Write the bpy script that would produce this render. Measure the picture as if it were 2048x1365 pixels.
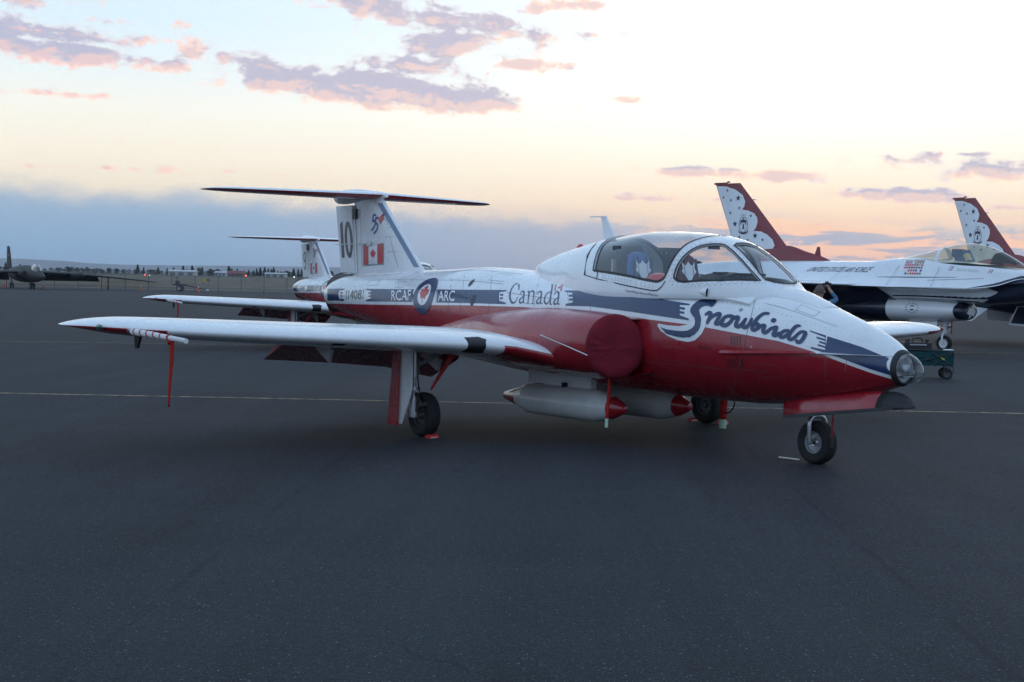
import bpy, bmesh, math, random
from mathutils import Vector, Matrix, geometry as mgeo

for o in list(bpy.data.objects): bpy.data.objects.remove(o, do_unlink=True)
scene = bpy.context.scene
COL = scene.collection
random.seed(7)

# ------------------------------------------------------------------ camera
cam_d = bpy.data.cameras.new('camera'); cam = bpy.data.objects.new('camera', cam_d); COL.objects.link(cam)
cam_d.sensor_width = 36.0; cam_d.lens = 3050.0 / 2048.0 * 36.0
cam_d.clip_start = 0.1; cam_d.clip_end = 60000.0
cam.matrix_world = Matrix.Translation((0, 0, 1.5054)) @ Matrix.Rotation(math.radians(90 - 2.0167), 4, 'X') @ Matrix.Rotation(math.radians(1.2051), 4, 'Z')
scene.camera = cam
scene.render.resolution_x = 1024; scene.render.resolution_y = 682
scene.cycles.use_adaptive_sampling = True; scene.cycles.adaptive_threshold = .02; scene.cycles.adaptive_min_samples = 12; scene.cycles.use_denoising = True
scene.cycles.max_bounces = 6; scene.cycles.diffuse_bounces = 2; scene.cycles.glossy_bounces = 3; scene.cycles.transparent_max_bounces = 16
scene.view_settings.view_transform = 'Standard'; scene.view_settings.look = 'None'
scene.view_settings.exposure = 0.0; scene.view_settings.gamma = 1.0; scene.view_settings.use_curve_mapping = False

# ------------------------------------------------------------------ node helpers
class V:
    """a socket with arithmetic"""
    def __init__(s, nt, k): s.nt = nt; s.k = k
    def _m(s, op, *a, clamp=False):
        n = s.nt.nodes.new('ShaderNodeMath'); n.operation = op; n.use_clamp = clamp
        for i, x in enumerate((s,) + a):
            if isinstance(x, V): s.nt.links.new(x.k, n.inputs[i])
            else: n.inputs[i].default_value = float(x)
        return V(s.nt, n.outputs[0])
    def __add__(s, o): return s._m('ADD', o)
    __radd__ = __add__
    def __sub__(s, o): return s._m('SUBTRACT', o)
    def __rsub__(s, o): return (s * -1.0) + o
    def __mul__(s, o): return s._m('MULTIPLY', o)
    __rmul__ = __mul__
    def __truediv__(s, o): return s._m('DIVIDE', o)
    def __gt__(s, o): return s._m('GREATER_THAN', o)
    def __lt__(s, o): return s._m('LESS_THAN', o)
    def min(s, o): return s._m('MINIMUM', o)
    def max(s, o): return s._m('MAXIMUM', o)
    def abs(s): return s._m('ABSOLUTE')
    def pow(s, o): return s._m('POWER', o)
    def exp(s): return s._m('EXPONENT')
    def clamp(s): return s._m('ADD', 0.0, clamp=True)
    def step(s, a, b):
        n = s.nt.nodes.new('ShaderNodeMapRange'); n.interpolation_type = 'SMOOTHSTEP'
        s.nt.links.new(s.k, n.inputs[0]); n.inputs[1].default_value = a; n.inputs[2].default_value = b
        return V(s.nt, n.outputs[0])
    def ramp(s, pts, lo=0.0, hi=1.0, mode='LINEAR'):
        """pts: (x, value or colour) with x between lo and hi"""
        t = (s - lo) / (hi - lo)
        n = s.nt.nodes.new('ShaderNodeValToRGB'); s.nt.links.new(t.k, n.inputs[0]); cr = n.color_ramp; cr.interpolation = mode
        while len(cr.elements) < len(pts): cr.elements.new(0.5)
        for e, (x, c) in zip(cr.elements, pts): e.position = (x - lo) / (hi - lo)
        for e, (x, c) in zip(cr.elements, pts):
            e.position = (x - lo) / (hi - lo)
            e.color = (c, c, c, 1) if not isinstance(c, tuple) else (*c, 1)
        return V(s.nt, n.outputs[0])
def nmix(nt, f, a, b):
    n = nt.nodes.new('ShaderNodeMix'); n.data_type = 'RGBA'; n.clamp_factor = True
    for i, x in ((0, f), (6, a), (7, b)):
        if isinstance(x, V): nt.links.new(x.k, n.inputs[i])
        elif i == 0: n.inputs[0].default_value = x
        else: n.inputs[i].default_value = (*x, 1)
    return V(nt, n.outputs[2])
def ncomb(nt, x, y, z):
    n = nt.nodes.new('ShaderNodeCombineXYZ')
    for i, q in enumerate((x, y, z)):
        if isinstance(q, V): nt.links.new(q.k, n.inputs[i])
        else: n.inputs[i].default_value = q
    return V(nt, n.outputs[0])
def nsep(nt, v):
    n = nt.nodes.new('ShaderNodeSeparateXYZ'); nt.links.new(v.k, n.inputs[0]); return [V(nt, o) for o in n.outputs]
def ncoord(nt, which='Object'): return V(nt, nt.nodes.new('ShaderNodeTexCoord').outputs[which])
def nnoise(nt, vec, scale, detail=4.0, rough=0.55, dist=0.0):
    n = nt.nodes.new('ShaderNodeTexNoise'); nt.links.new(vec.k, n.inputs['Vector'])
    n.inputs['Scale'].default_value = scale; n.inputs['Detail'].default_value = detail; n.inputs['Roughness'].default_value = rough; n.inputs['Distortion'].default_value = dist
    return V(nt, n.outputs[0])
def nvor(nt, vec, scale, feature='F1', out='Distance'):
    n = nt.nodes.new('ShaderNodeTexVoronoi'); n.feature = feature; nt.links.new(vec.k, n.inputs['Vector']); n.inputs['Scale'].default_value = scale
    return V(nt, n.outputs[out])

# ------------------------------------------------------------------ world: low sun behind broken cloud
SUN_AZ, SUN_EL = 10.0, 3.0
world = bpy.data.worlds.new('World'); scene.world = world; world.use_nodes = True
def build_world():
    nt = world.node_tree; nt.nodes.clear()
    out = nt.nodes.new('ShaderNodeOutputWorld'); bg = nt.nodes.new('ShaderNodeBackground'); nt.links.new(bg.outputs[0], out.inputs[0])
    d = ncoord(nt, 'Generated'); dx, dy, dz = nsep(nt, d)
    az = dx._m('ARCTAN2', dy) * (180 / math.pi)
    el = dz._m('ARCSINE') * (180 / math.pi)
    sky = nt.nodes.new('ShaderNodeTexSky'); sky.sky_type = 'NISHITA'; sky.sun_disc = False
    sky.sun_elevation = math.radians(SUN_EL); sky.sun_rotation = math.radians(SUN_AZ); sky.dust_density = 1.5; sky.ozone_density = 1.5; sky.air_density = 1.0
    nis = V(nt, sky.outputs[0])
    # clear air low over the horizon: glowing towards the sun, pale blue away from it
    e = el.max(0.0)
    sun_c = e.ramp([(0, (.90, .60, .44)), (2.0, (1.0, .68, .46)), (3.0, (1.04, .78, .55)), (4.2, (1.06, .92, .72)), (5.8, (1.08, 1.05, .93)), (8, (1.10, 1.12, 1.08)), (12, (1.06, 1.12, 1.14)), (30, (.70, .90, 1.12)), (90, (.42, .62, .95))], 0, 90)
    left_c = e.ramp([(0, (.50, .50, .55)), (2.2, (.76, .66, .58)), (3.3, (.88, .78, .62)), (4.6, (.94, .86, .71)), (6.2, (.92, .91, .82)), (7.6, (.80, .88, .90)), (9.5, (.68, .84, .94)), (18, (.56, .78, 1.0)), (35, (.50, .72, 1.04)), (90, (.42, .62, .95))], 0, 90)
    anti_c = e.ramp([(0, (.50, .58, .72)), (4, (.56, .70, .88)), (12, (.60, .80, 1.08)), (35, (.54, .76, 1.08)), (90, (.42, .62, .95))], 0, 90)
    da = (az - 12.0).abs(); da = da.min(da * -1.0 + 360.0)
    clear = nmix(nt, da.step(29.0, -4.0), left_c, sun_c)
    clear = nmix(nt, da.step(35.0, 110.0), clear, anti_c)
    nn = nt.nodes.new('ShaderNodeVectorMath'); nn.operation = 'SCALE'; nt.links.new(nis.k, nn.inputs[0]); nn.inputs[3].default_value = 0.10
    clear = nmix(nt, el.step(8.0, 60.0) * 0.25, clear, V(nt, nn.outputs[0]))
    # clouds: broken patches in the open sky
    blobs = [  # azimuth, elevation, radius az, radius el, tilt, weight
        (-17.9, 8.75, 3.6, .36, -.05, 1.05), (-16.7, 8.05, 4.0, .36, -.08, 1.1), (-18.2, 9.75, 2.4, .26, 0, .75), (-15.8, 9.2, 1.8, .2, 0, .45), (-13.4, 8.25, .5, .18, 0, .5),
        (-12.1, 8.35, .8, .42, 0, .85), (-12.5, 9.3, .7, .2, 0, .5), (-9.8, 8.4, .6, .25, 0, .6), (-8.9, 7.75, 1.9, .32, -.18, .95), (-5.4, 7.25, 4.6, .50, -.07, 1.35), (-2.6, 6.95, 2.2, .42, -.10, 1.1),
        (-5.4, 10.3, 2.4, .62, -.2, 1.0), (-3.0, 9.9, 2.6, .40, -.05, 1.0), (-2.4, 8.9, 2.6, .55, 0, .8), (.8, 9.3, 2.4, .45, 0, .65), (1.7, 10.4, 1.7, .26, .1, .8), (.4, 8.25, 1.5, .2, 0, .8),
        (-3.6, 8.1, 2.4, .36, -.1, .85), (4.2, 7.0, .5, .12, 0, .8), (-17.0, 6.55, 3.0, .14, 0, .5), (-19.0, 5.2, 2.0, .14, 0, .45), (-14.5, 4.0, 5.0, .12, 0, .45),
        (6.9, 4.4, 1.9, .19, 0, 1.05), (9.9, 4.3, 1.6, .20, 0, 1.05), (12.2, 3.65, 1.0, .14, 0, .8), (14.6, 3.62, 2.2, .22, -.03, 1.05), (17.6, 4.55, 3.0, .34, -.09, .85), (16.5, 5.1, 1.6, .09, 0, .6), (5.0, 3.4, 2.2, .16, 0, .8), (7.8, 3.4, 2.2, .18, 0, .6), (18.5, 3.2, 2.4, .16, 0, .7)]
    tilts = {}
    def blobfield(du, dv):
        s = None
        for (ba, be, ra, re, ti, w) in blobs:
            if du and ra < 1.9: continue              # only the large clouds need a second look for their lit undersides
            if ti not in tilts: tilts[ti] = ncomb(nt, az, el - az * ti if ti else el, 0.0)
            n = nt.nodes.new('ShaderNodeVectorMath'); n.operation = 'MULTIPLY_ADD'; nt.links.new(tilts[ti].k, n.inputs[0])
            sx, sy = 1 / (ra * 1.9), 1 / (re * 1.9); ba2 = ba - du; be2 = be - dv
            n.inputs[1].default_value = (sx, sy, 0); n.inputs[2].default_value = (-ba2 * sx, -(be2 - ba2 * ti) * sy, 0)
            l = nt.nodes.new('ShaderNodeVectorMath'); l.operation = 'LENGTH'; nt.links.new(n.outputs[0], l.inputs[0])
            g = V(nt, l.outputs[1])._m('MULTIPLY_ADD', -w, w)
            s = g if s is None else s.max(g)
        return s.max(0.0)
    def wisps(du, dv): return nnoise(nt, ncomb(nt, dx + du * .01745, dy, (dz + dv * .01745) * 1.8), 46.0, 5.0, .64, .2) - 0.5
    fade = el.step(14.0, 11.4) * (az - 1.0).abs().step(44.0, 30.0)   # the broken cloud thins out overhead and to the sides
    D1 = blobfield(0, 0) * .95 + wisps(0, 0) * 1.9 - .06; D2 = blobfield(.22, -.30) * .95 + wisps(.22, -.30) * 1.9 - .06
    cover = D1.step(.18, .54)
    thick = D1.step(.30, .62)
    lit = (D1 - D2).step(.04, .46) * (thick * -.5 + 1.0)
    glow = da.step(45.0, 6.0)
    body_c = nmix(nt, thick, nmix(nt, glow, (.72, .70, .76), (.86, .78, .76)), nmix(nt, glow, (.43, .45, .60), (.53, .49, .60)))
    rim_c = nmix(nt, glow, (1.04, .58, .50), (1.12, .76, .58))
    cl = nmix(nt, lit, body_c, rim_c)
    c = nmix(nt, cover * fade * .92, clear, cl)
    # the bank lying along the horizon, ragged on top, glowing through towards the sun
    n1 = nnoise(nt, ncomb(nt, dx, dy, dz * 2.4), 9.0, 2.0, .5, .2) - .5
    n3 = nnoise(nt, ncomb(nt, dx, dy, dz * 1.6), 52.0, 4.0, .62, .2) - .5
    n2 = nnoise(nt, ncomb(nt, dx, dy, dz * 8.0), 13.0, 4.0, .62, .4)
    top0 = (az + 18.0).step(0, 24.0) * -.62 + 3.32; top = top0 + (n1 + n3) * fade
    soft = (el * -1.0 + top0).step(-.42, .75) * da.step(170.0, 40.0) * .95
    bank = (el * -1.0 + top).step(-.42, .75)
    edge = (el * -1.0 + top).step(.34, .05) * bank
    holes = (n2.step(.47, .57) * az.step(2.0, 9.0)) * el.step(.45, .8) * fade
    sunny = da.step(26.0, 3.0)
    far_c = el.ramp([(0, (.26, .41, .60)), (1.0, (.235, .40, .60)), (2.2, (.27, .415, .59)), (3.4, (.38, .48, .60))], 0, 10)
    near_c = el.ramp([(0, (.60, .52, .52)), (1.2, (.50, .47, .53)), (2.4, (.45, .48, .58)), (3.6, (.60, .57, .58))], 0, 10)
    bank_c = nmix(nt, sunny, far_c, near_c); plain = nmix(nt, soft, clear, bank_c)
    bank_c = nmix(nt, holes * .95, bank_c, (1.15, .66, .42))
    bank_c = nmix(nt, edge * fade * (sunny * .8 + .06), bank_c, (1.15, .85, .62))
    c = nmix(nt, bank * da.step(170.0, 40.0) * .95, c, bank_c)
    bg2 = nt.nodes.new('ShaderNodeBackground'); mx = nt.nodes.new('ShaderNodeMixShader')
    region = (el < 14.2) * ((az - 1.0).abs() < 45.0)      # beyond it the same air without broken cloud
    nt.links.new(plain.k, bg2.inputs[0]); nt.links.new(c.k, bg.inputs[0])
    for q in (bg, bg2): q.inputs[1].default_value = 1.12
    nt.links.new(region.k, mx.inputs[0]); nt.links.new(bg2.outputs[0], mx.inputs[1]); nt.links.new(bg.outputs[0], mx.inputs[2]); nt.links.new(mx.outputs[0], out.inputs[0])
build_world()
world.cycles.sampling_method = 'MANUAL'; world.cycles.sample_map_resolution = 512

sun_d = bpy.data.lights.new('sun', 'SUN'); sun = bpy.data.objects.new('sun', sun_d); COL.objects.link(sun)
sun_d.energy = 0.25; sun_d.angle = math.radians(10); sun_d.color = (1.0, .78, .58)
_s = Vector((math.sin(math.radians(SUN_AZ)) * math.cos(math.radians(SUN_EL)), math.cos(math.radians(SUN_AZ)) * math.cos(math.radians(SUN_EL)), math.sin(math.radians(SUN_EL))))
sun.rotation_euler = (-_s).to_track_quat('-Z', 'Y').to_euler(); sun.location = _s * 50
# ------------------------------------------------------------------ materials
MATS = {}
def mat(name, col=(.5, .5, .5), rough=.5, metal=0.0, coat=0.0, spec=.5, var=0.0, vscale=6.0, bump=0.0, bscale=40.0, build=None, emit=None):
    if name in MATS: return MATS[name]
    m = bpy.data.materials.new(name); m.use_nodes = True; MATS[name] = m
    nt = m.node_tree; b = nt.nodes['Principled BSDF']
    b.inputs['Base Color'].default_value = (*col, 1); b.inputs['Roughness'].default_value = rough; b.inputs['Metallic'].default_value = metal
    b.inputs['Coat Weight'].default_value = coat; b.inputs['Coat Roughness'].default_value = .08; b.inputs['Specular IOR Level'].default_value = spec
    if var or bump:
        p = ncoord(nt)
        if var:
            n = nnoise(nt, p, vscale, 6.0, .6)
            k = nmix(nt, n.step(.3, .7), tuple(c * (1 - var) for c in col), tuple(min(1, c * (1 + var)) for c in col))
            nt.links.new(k.k, b.inputs['Base Color'])
            r = n * .25 + (rough - .12); nt.links.new(r.k, b.inputs['Roughness'])
        if bump:
            bn = nt.nodes.new('ShaderNodeBump'); nt.links.new(nnoise(nt, p, bscale, 3.0).k, bn.inputs['Height']); bn.inputs['Strength'].default_value = bump; bn.inputs['Distance'].default_value = .01
            nt.links.new(bn.outputs[0], b.inputs['Normal'])
    if emit:
        b.inputs['Emission Color'].default_value = (*emit[0], 1); b.inputs['Emission Strength'].default_value = emit[1]
    if build: build(nt, b)
    return m

WHITE, RED, BLUE = (.78, .79, .80), (.31, .011, .020), (.010, .032, .100)

def dirt(nt, p, col, amount=.10, to=(.25, .24, .22)):
    """weathered paint: soft blotches and faint streaks"""
    n = nnoise(nt, p, 3.0, 8.0, .65); x, y, z = nsep(nt, p)
    s = nnoise(nt, ncomb(nt, x * .9, y * 9.0, z * 9.0), 2.0, 5.0, .65); s2 = nnoise(nt, ncomb(nt, x * 8.0, y * 8.0, z * .8), 2.0, 4.0, .6)
    f = (n.step(.35, .75) * .6 + s.step(.5, .75) * .7 + s2.step(.58, .8) * .5) * amount
    return nmix(nt, f, col, to if max(col) > .5 else (.10, .02, .025))

def paint_lines(nt, b, p):
    """faint panel joints and waviness of skin, as relief only"""
    n = nnoise(nt, p, 2.2, 2.0)
    bn = nt.nodes.new('ShaderNodeBump'); bn.inputs['Strength'].default_value = .10; bn.inputs['Distance'].default_value = .02
    nt.links.new(n.k, bn.inputs['Height']); nt.links.new(bn.outputs[0], b.inputs['Normal'])
    r = nnoise(nt, p, 5.0, 6.0, .6).step(.3, .75) * .22 + .20
    nt.links.new(r.k, b.inputs['Roughness'])

def _fuse(nt, b):
    p = ncoord(nt); x, y, z = nsep(nt, p)
    pts = [(-9.76, 1.245), (-8.05, 1.262), (-5.93, 1.30), (-4.84, 1.307), (-3.6, 1.29), (-2.74, 1.24), (-2.15, 1.2047), (-1.99, 1.1892), (-1.21, 1.0936), (-.817, 1.004), (-.68, .958), (-.198, .807), (0, .75)]
    edge = x.ramp([(a, v / 2) for a, v in pts], -10, 0) * 2.0
    f = (z - edge).step(-.002, .002)
    c = nmix(nt, f, dirt(nt, p, RED, .16), dirt(nt, p, WHITE, .20))
    nt.links.new(c.k, b.inputs['Base Color']); paint_lines(nt, b, p)
def _white(nt, b):
    p = ncoord(nt); nt.links.new(dirt(nt, p, WHITE, .16).k, b.inputs['Base Color']); paint_lines(nt, b, p)
def _red(nt, b):
    p = ncoord(nt); nt.links.new(dirt(nt, p, RED, .14).k, b.inputs['Base Color']); paint_lines(nt, b, p)
def _wing(nt, b):
    p = ncoord(nt); x, y, z = nsep(nt, p); g = nt.nodes.new('ShaderNodeNewGeometry')
    nx, ny, nz = nsep(nt, V(nt, g.outputs['Normal']))
    ay = y.abs()
    under = (nz * -1.0).step(-.12, -.02)
    tip = under * (ay - (x + 5.0) * .35).step(4.55, 4.57)
    inner = (nz * -1.0).step(-.55, -.45) * ay.step(1.54, 1.52)
    c = nmix(nt, tip.max(inner), dirt(nt, p, WHITE, .16), dirt(nt, p, RED, .1))
    # bare worn metal along the leading edge
    le = (nx.step(.80, .97)) * ay.step(1.54, 1.58) * ay.step(5.0, 4.9)
    c = nmix(nt, le * .55, c, (.42, .43, .45))
    nt.links.new(c.k, b.inputs['Base Color']); nt.links.new((le * .5).k, b.inputs['Metallic']); paint_lines(nt, b, p)
M_FUSE = mat('tutor_livery', rough=.3, coat=.5, build=_fuse)
M_WHITE = mat('aircraft_white', rough=.3, coat=.5, build=_white)
M_RED = mat('aircraft_red', rough=.3, coat=.5, build=_red)
M_WING = mat('wing_paint', rough=.3, coat=.4, build=_wing)
M_BLUE = mat('decal_blue', BLUE, .3, coat=.4, var=.12)
M_DBLACK = mat('decal_black', (.02, .022, .026), .35, coat=.3, var=.1)
M_DRED = mat('decal_red', (.55, .03, .035), .3, coat=.4, var=.1)
M_DWHITE = mat('decal_white', (.78, .79, .80), .3, coat=.4, var=.05)
M_DGREY = mat('decal_grey', (.30, .32, .35), .4, var=.1)
M_LINE = mat('panel_joint', (.12, .125, .13), .6)
M_RUBBER = mat('tyre_rubber', (.018, .018, .019), .75, spec=.3, var=.25, vscale=14, bump=.2)
M_BLACK = mat('matt_black', (.012, .012, .013), .6, var=.2)
M_SEAL = mat('canopy_seal', (.015, .016, .018), .55)
M_STEEL = mat('strut_steel', (.42, .43, .45), .32, metal=.8, var=.15)
M_CHROME = mat('oleo_chrome', (.8, .8, .82), .12, metal=1.0)
M_DKMETAL = mat('dark_metal', (.06, .062, .066), .45, metal=.5, var=.2)
M_COVER = mat('cover_cloth', (.17, .012, .024), .85, spec=.2, var=.18, vscale=9, bump=.35, bscale=25)
M_STREAM = mat('streamer_cloth', (.36, .022, .016), .8, spec=.2, var=.15, vscale=12)
M_TAPE = mat('streamer_tape', (.42, .60, .46), .6)
M_GREYPAINT = mat('pod_grey', (.62, .63, .62), .35, coat=.2, var=.06, vscale=4)
M_NOZZLE = mat('jet_pipe', (.12, .10, .09), .4, metal=.8, var=.3)
M_SEAT = mat('cockpit_dark', (.06, .064, .072), .7, var=.2)
M_SEATBLUE = mat('headrest_blue', (.10, .17, .32), .7, var=.15)
M_SEATRED = mat('headrest_red', (.13, .03, .045), .7, var=.15)
M_CREAM = mat('cockpit_cream', (.62, .56, .44), .6)

def glass_mat(name, tint=(.80, .86, .88), ior=1.45, boost=1.0):
    m = bpy.data.materials.new(name); m.use_nodes = True; MATS[name] = m
    nt = m.node_tree; nt.nodes.clear()
    out = nt.nodes.new('ShaderNodeOutputMaterial'); tr = nt.nodes.new('ShaderNodeBsdfTransparent'); gl = nt.nodes.new('ShaderNodeBsdfGlossy'); mx = nt.nodes.new('ShaderNodeMixShader'); fr = nt.nodes.new('ShaderNodeFresnel')
    fr.inputs[0].default_value = ior; tr.inputs[0].default_value = (*tint, 1); gl.inputs['Roughness'].default_value = .03
    bf = V(nt, nt.nodes.new('ShaderNodeNewGeometry').outputs['Backfacing']); nt.links.new((bf * (1 / ior - ior) + ior).k, fr.inputs[0])   # same sheet of glass from either side
    f = (V(nt, fr.outputs[0]) * boost).clamp()
    nt.links.new(f.k, mx.inputs[0]); nt.links.new(tr.outputs[0], mx.inputs[1]); nt.links.new(gl.outputs[0], mx.inputs[2]); nt.links.new(mx.outputs[0], out.inputs[0])
    return m
M_GLASS = glass_mat('canopy_glass', (.88, .91, .93), 1.45, 1.9)
M_WGLASS = glass_mat('windscreen_glass', (.93, .95, .96), 1.45, 1.6)
M_LENS = glass_mat('clear_lens', (.92, .94, .94), 1.5, 1.3)
# ------------------------------------------------------------------ analytic surfaces
def _interp(tab, x, k):
    """Catmull-Rom style (monotone-ish) interpolation in a table sorted by rising x."""
    n = len(tab)
    if x <= tab[0][0]: return tab[0][k]
    if x >= tab[-1][0]: return tab[-1][k]
    i = 0
    while tab[i + 1][0] < x: i += 1
    x0, x1 = tab[i][0], tab[i + 1][0]; y0, y1 = tab[i][k], tab[i + 1][k]
    h = x1 - x0; d = (y1 - y0) / h
    def slope(j):
        if j == 0: return (tab[1][k] - tab[0][k]) / (tab[1][0] - tab[0][0])
        if j == n - 1: return (tab[-1][k] - tab[-2][k]) / (tab[-1][0] - tab[-2][0])
        a = (tab[j][k] - tab[j - 1][k]) / (tab[j][0] - tab[j - 1][0]); b = (tab[j + 1][k] - tab[j][k]) / (tab[j + 1][0] - tab[j][0])
        if a * b <= 0: return 0.0
        return 2 * a * b / (a + b)
    m0, m1 = slope(i), slope(i + 1)
    t = (x - x0) / h
    return ((1 + 2 * t) * (1 - t) ** 2 * y0 + t * (1 - t) ** 2 * h * m0 + t * t * (3 - 2 * t) * y1 + t * t * (t - 1) * h * m1)

class Surf:
    """u, v -> point; off pushes the point out along the normal."""
    def raw(self, u, v): raise NotImplementedError
    def nrm(self, u, v):
        e = 1e-3; ev = self.ev
        a = [q - p for p, q in zip(self.raw(u - e, v), self.raw(u + e, v))]
        b = [q - p for p, q in zip(self.raw(u, v - ev), self.raw(u, v + ev))]
        n = (a[1] * b[2] - a[2] * b[1], a[2] * b[0] - a[0] * b[2], a[0] * b[1] - a[1] * b[0])
        l = math.sqrt(sum(c * c for c in n)) or 1.0
        return tuple(c / l * self.sgn for c in n)
    def pt(self, u, v, off=0.0):
        p = self.raw(u, v)
        if not off: return p
        n = self.nrm(u, v)
        return (p[0] + n[0] * off, p[1] + n[1] * off, p[2] + n[2] * off)

class Body(Surf):
    """Loft along x: stations (x, ztop, zbot, halfwidth, zc, ntop, nbot, ycentre); v is degrees, 0 = starboard (-y), 90 = top."""
    ev = 0.5; sgn = 1
    def __init__(self, tab, polar=False): self.tab = sorted(tab); self.polar = polar
    def raw(self, u, v):
        t = self.tab
        zt, zb, w, zc, nt, nb, yc = [_interp(t, u, k) for k in range(1, 8)]
        a = math.radians(v); c, s = math.cos(a), math.sin(a)
        n = nt if s >= 0 else nb
        if self.polar:
            r = (abs(c) ** n + abs(s) ** n) ** (-1.0 / n)
            return (u, yc - w * c * r, zc + (zt - zc if s >= 0 else zc - zb) * s * r)
        y = yc - w * math.copysign(abs(c) ** (2.0 / n), c)
        z = zc + (zt - zc if s >= 0 else zc - zb) * math.copysign(abs(s) ** (2.0 / n), s)
        return (u, y, z)

class Wing(Surf):
    """Stations (span y, x leading edge, chord, z, thickness); u = span (>0), v in -1..1: 0 leading edge, +1 upper trailing edge, -1 lower."""
    ev = 0.01
    def __init__(self, tab, side=-1, camber=0.015, vertical=False):
        self.tab = sorted(tab); self.side = side; self.camber = camber; self.vertical = vertical; self.sgn = side * (1 if not vertical else -1)
    def raw(self, u, v):
        xl, c, z, th = [_interp(self.tab, u, k) for k in range(1, 5)]
        f = min(1.0, v * v) if abs(v) < 1 else 1.0
        h = 5 * th * (0.2969 * math.sqrt(f) - 0.1260 * f - 0.3516 * f * f + 0.2843 * f ** 3 - 0.1036 * f ** 4) * c
        h = math.copysign(h, v) if v else 0.0
        cb = self.camber * c * 4 * f * (1 - f)
        if self.vertical:
            return (xl - f * c, -h, u)
        return (xl - f * c, self.side * u, z + h + cb)

TUTOR_BODY = Body([  # x, ztop, zbot, w, zc, ntop, nbot, yc
    (-9.76, 1.565, 1.165, .315, 1.36, 2, 2, 0), (-9.70, 1.59, 1.145, .345, 1.36, 2, 2, 0), (-9.5, 1.62, 1.115, .385, 1.37, 2, 2, 0),
    (-9.1, 1.645, 1.06, .415, 1.36, 2.05, 2, 0), (-8.5, 1.668, .955, .445, 1.33, 2.05, 2, 0), (-7.7, 1.70, .83, .475, 1.28, 2.1, 2.1, 0),
    (-7.0, 1.715, .735, .52, 1.24, 2.1, 2.2, 0), (-6.3, 1.738, .655, .565, 1.20, 2.1, 2.3, 0), (-5.4, 1.70, .585, .62, 1.15, 2.2, 2.4, 0),
    (-4.6, 1.62, .54, .665, 1.10, 2.9, 2.5, 0), (-3.8, 1.57, .51, .69, 1.06, 4.0, 2.2, 0), (-3.0, 1.555, .49, .69, 1.05, 4.4, 2.0, 0),
    (-2.4, 1.545, .485, .665, 1.03, 3.6, 1.9, 0), (-1.9, 1.545, .488, .61, 1.01, 2.6, 1.8, 0), (-1.5, 1.515, .512, .535, .995, 2.15, 1.75, 0),
    (-1.15, 1.435, .548, .455, .98, 2.05, 1.75, 0), (-.81, 1.325, .602, .365, .962, 2, 1.8, 0), (-.56, 1.24, .655, .29, .945, 2, 1.9, 0),
    (-.36, 1.15, .71, .22, .925, 2, 2, 0), (-.25, 1.082, .75, .167, .91, 2, 2, 0), (-.19, 1.04, .77, .137, .905, 2, 2, 0)], True)

TUTOR_CANOPY = Body([
    (-5.36, 1.768, 1.40, .10, 1.55, 2, 2, 0), (-5.2, 1.815, 1.40, .19, 1.53, 2, 2, 0), (-4.9, 1.891, 1.38, .30, 1.50, 2, 2, 0), (-4.46, 1.973, 1.36, .425, 1.50, 2.05, 2, 0),
    (-4.1, 2.03, 1.36, .535, 1.47, 2.1, 2, 0), (-3.73, 2.077, 1.36, .605, 1.45, 2.15, 2, 0), (-3.27, 2.106, 1.36, .635, 1.44, 2.2, 2, 0),
    (-2.75, 2.088, 1.36, .63, 1.44, 2.2, 2, 0), (-2.3, 2.02, 1.36, .58, 1.45, 2.2, 2, 0), (-2.0, 1.90, 1.37, .52, 1.45, 2.1, 2, 0), (-1.8, 1.775, 1.38, .44, 1.45, 2.0, 2, 0),
    (-1.62, 1.64, 1.39, .33, 1.45, 2, 2, 0), (-1.5, 1.56, 1.39, .24, 1.44, 2, 2, 0), (-1.42, 1.52, 1.39, .16, 1.44, 2, 2, 0)])

TUTOR_NACELLE = Body([
    (-6.7, 1.02, .94, .03, .98, 2, 2, -.50), (-6.3, 1.10, .86, .10, .98, 2, 2, -.52), (-5.6, 1.20, .76, .22, .98, 2.1, 2.1, -.60),
    (-4.8, 1.275, .69, .32, .98, 2.2, 2.2, -.68), (-4.1, 1.315, .665, .37, .985, 2.2, 2.2, -.72), (-3.5, 1.30, .665, .37, .985, 2.2, 2.2, -.74),
    (-3.1, 1.265, .68, .335, .98, 2.1, 2.1, -.75), (-2.95, 1.235, .70, .30, .975, 2.1, 2.1, -.75)])

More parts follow.
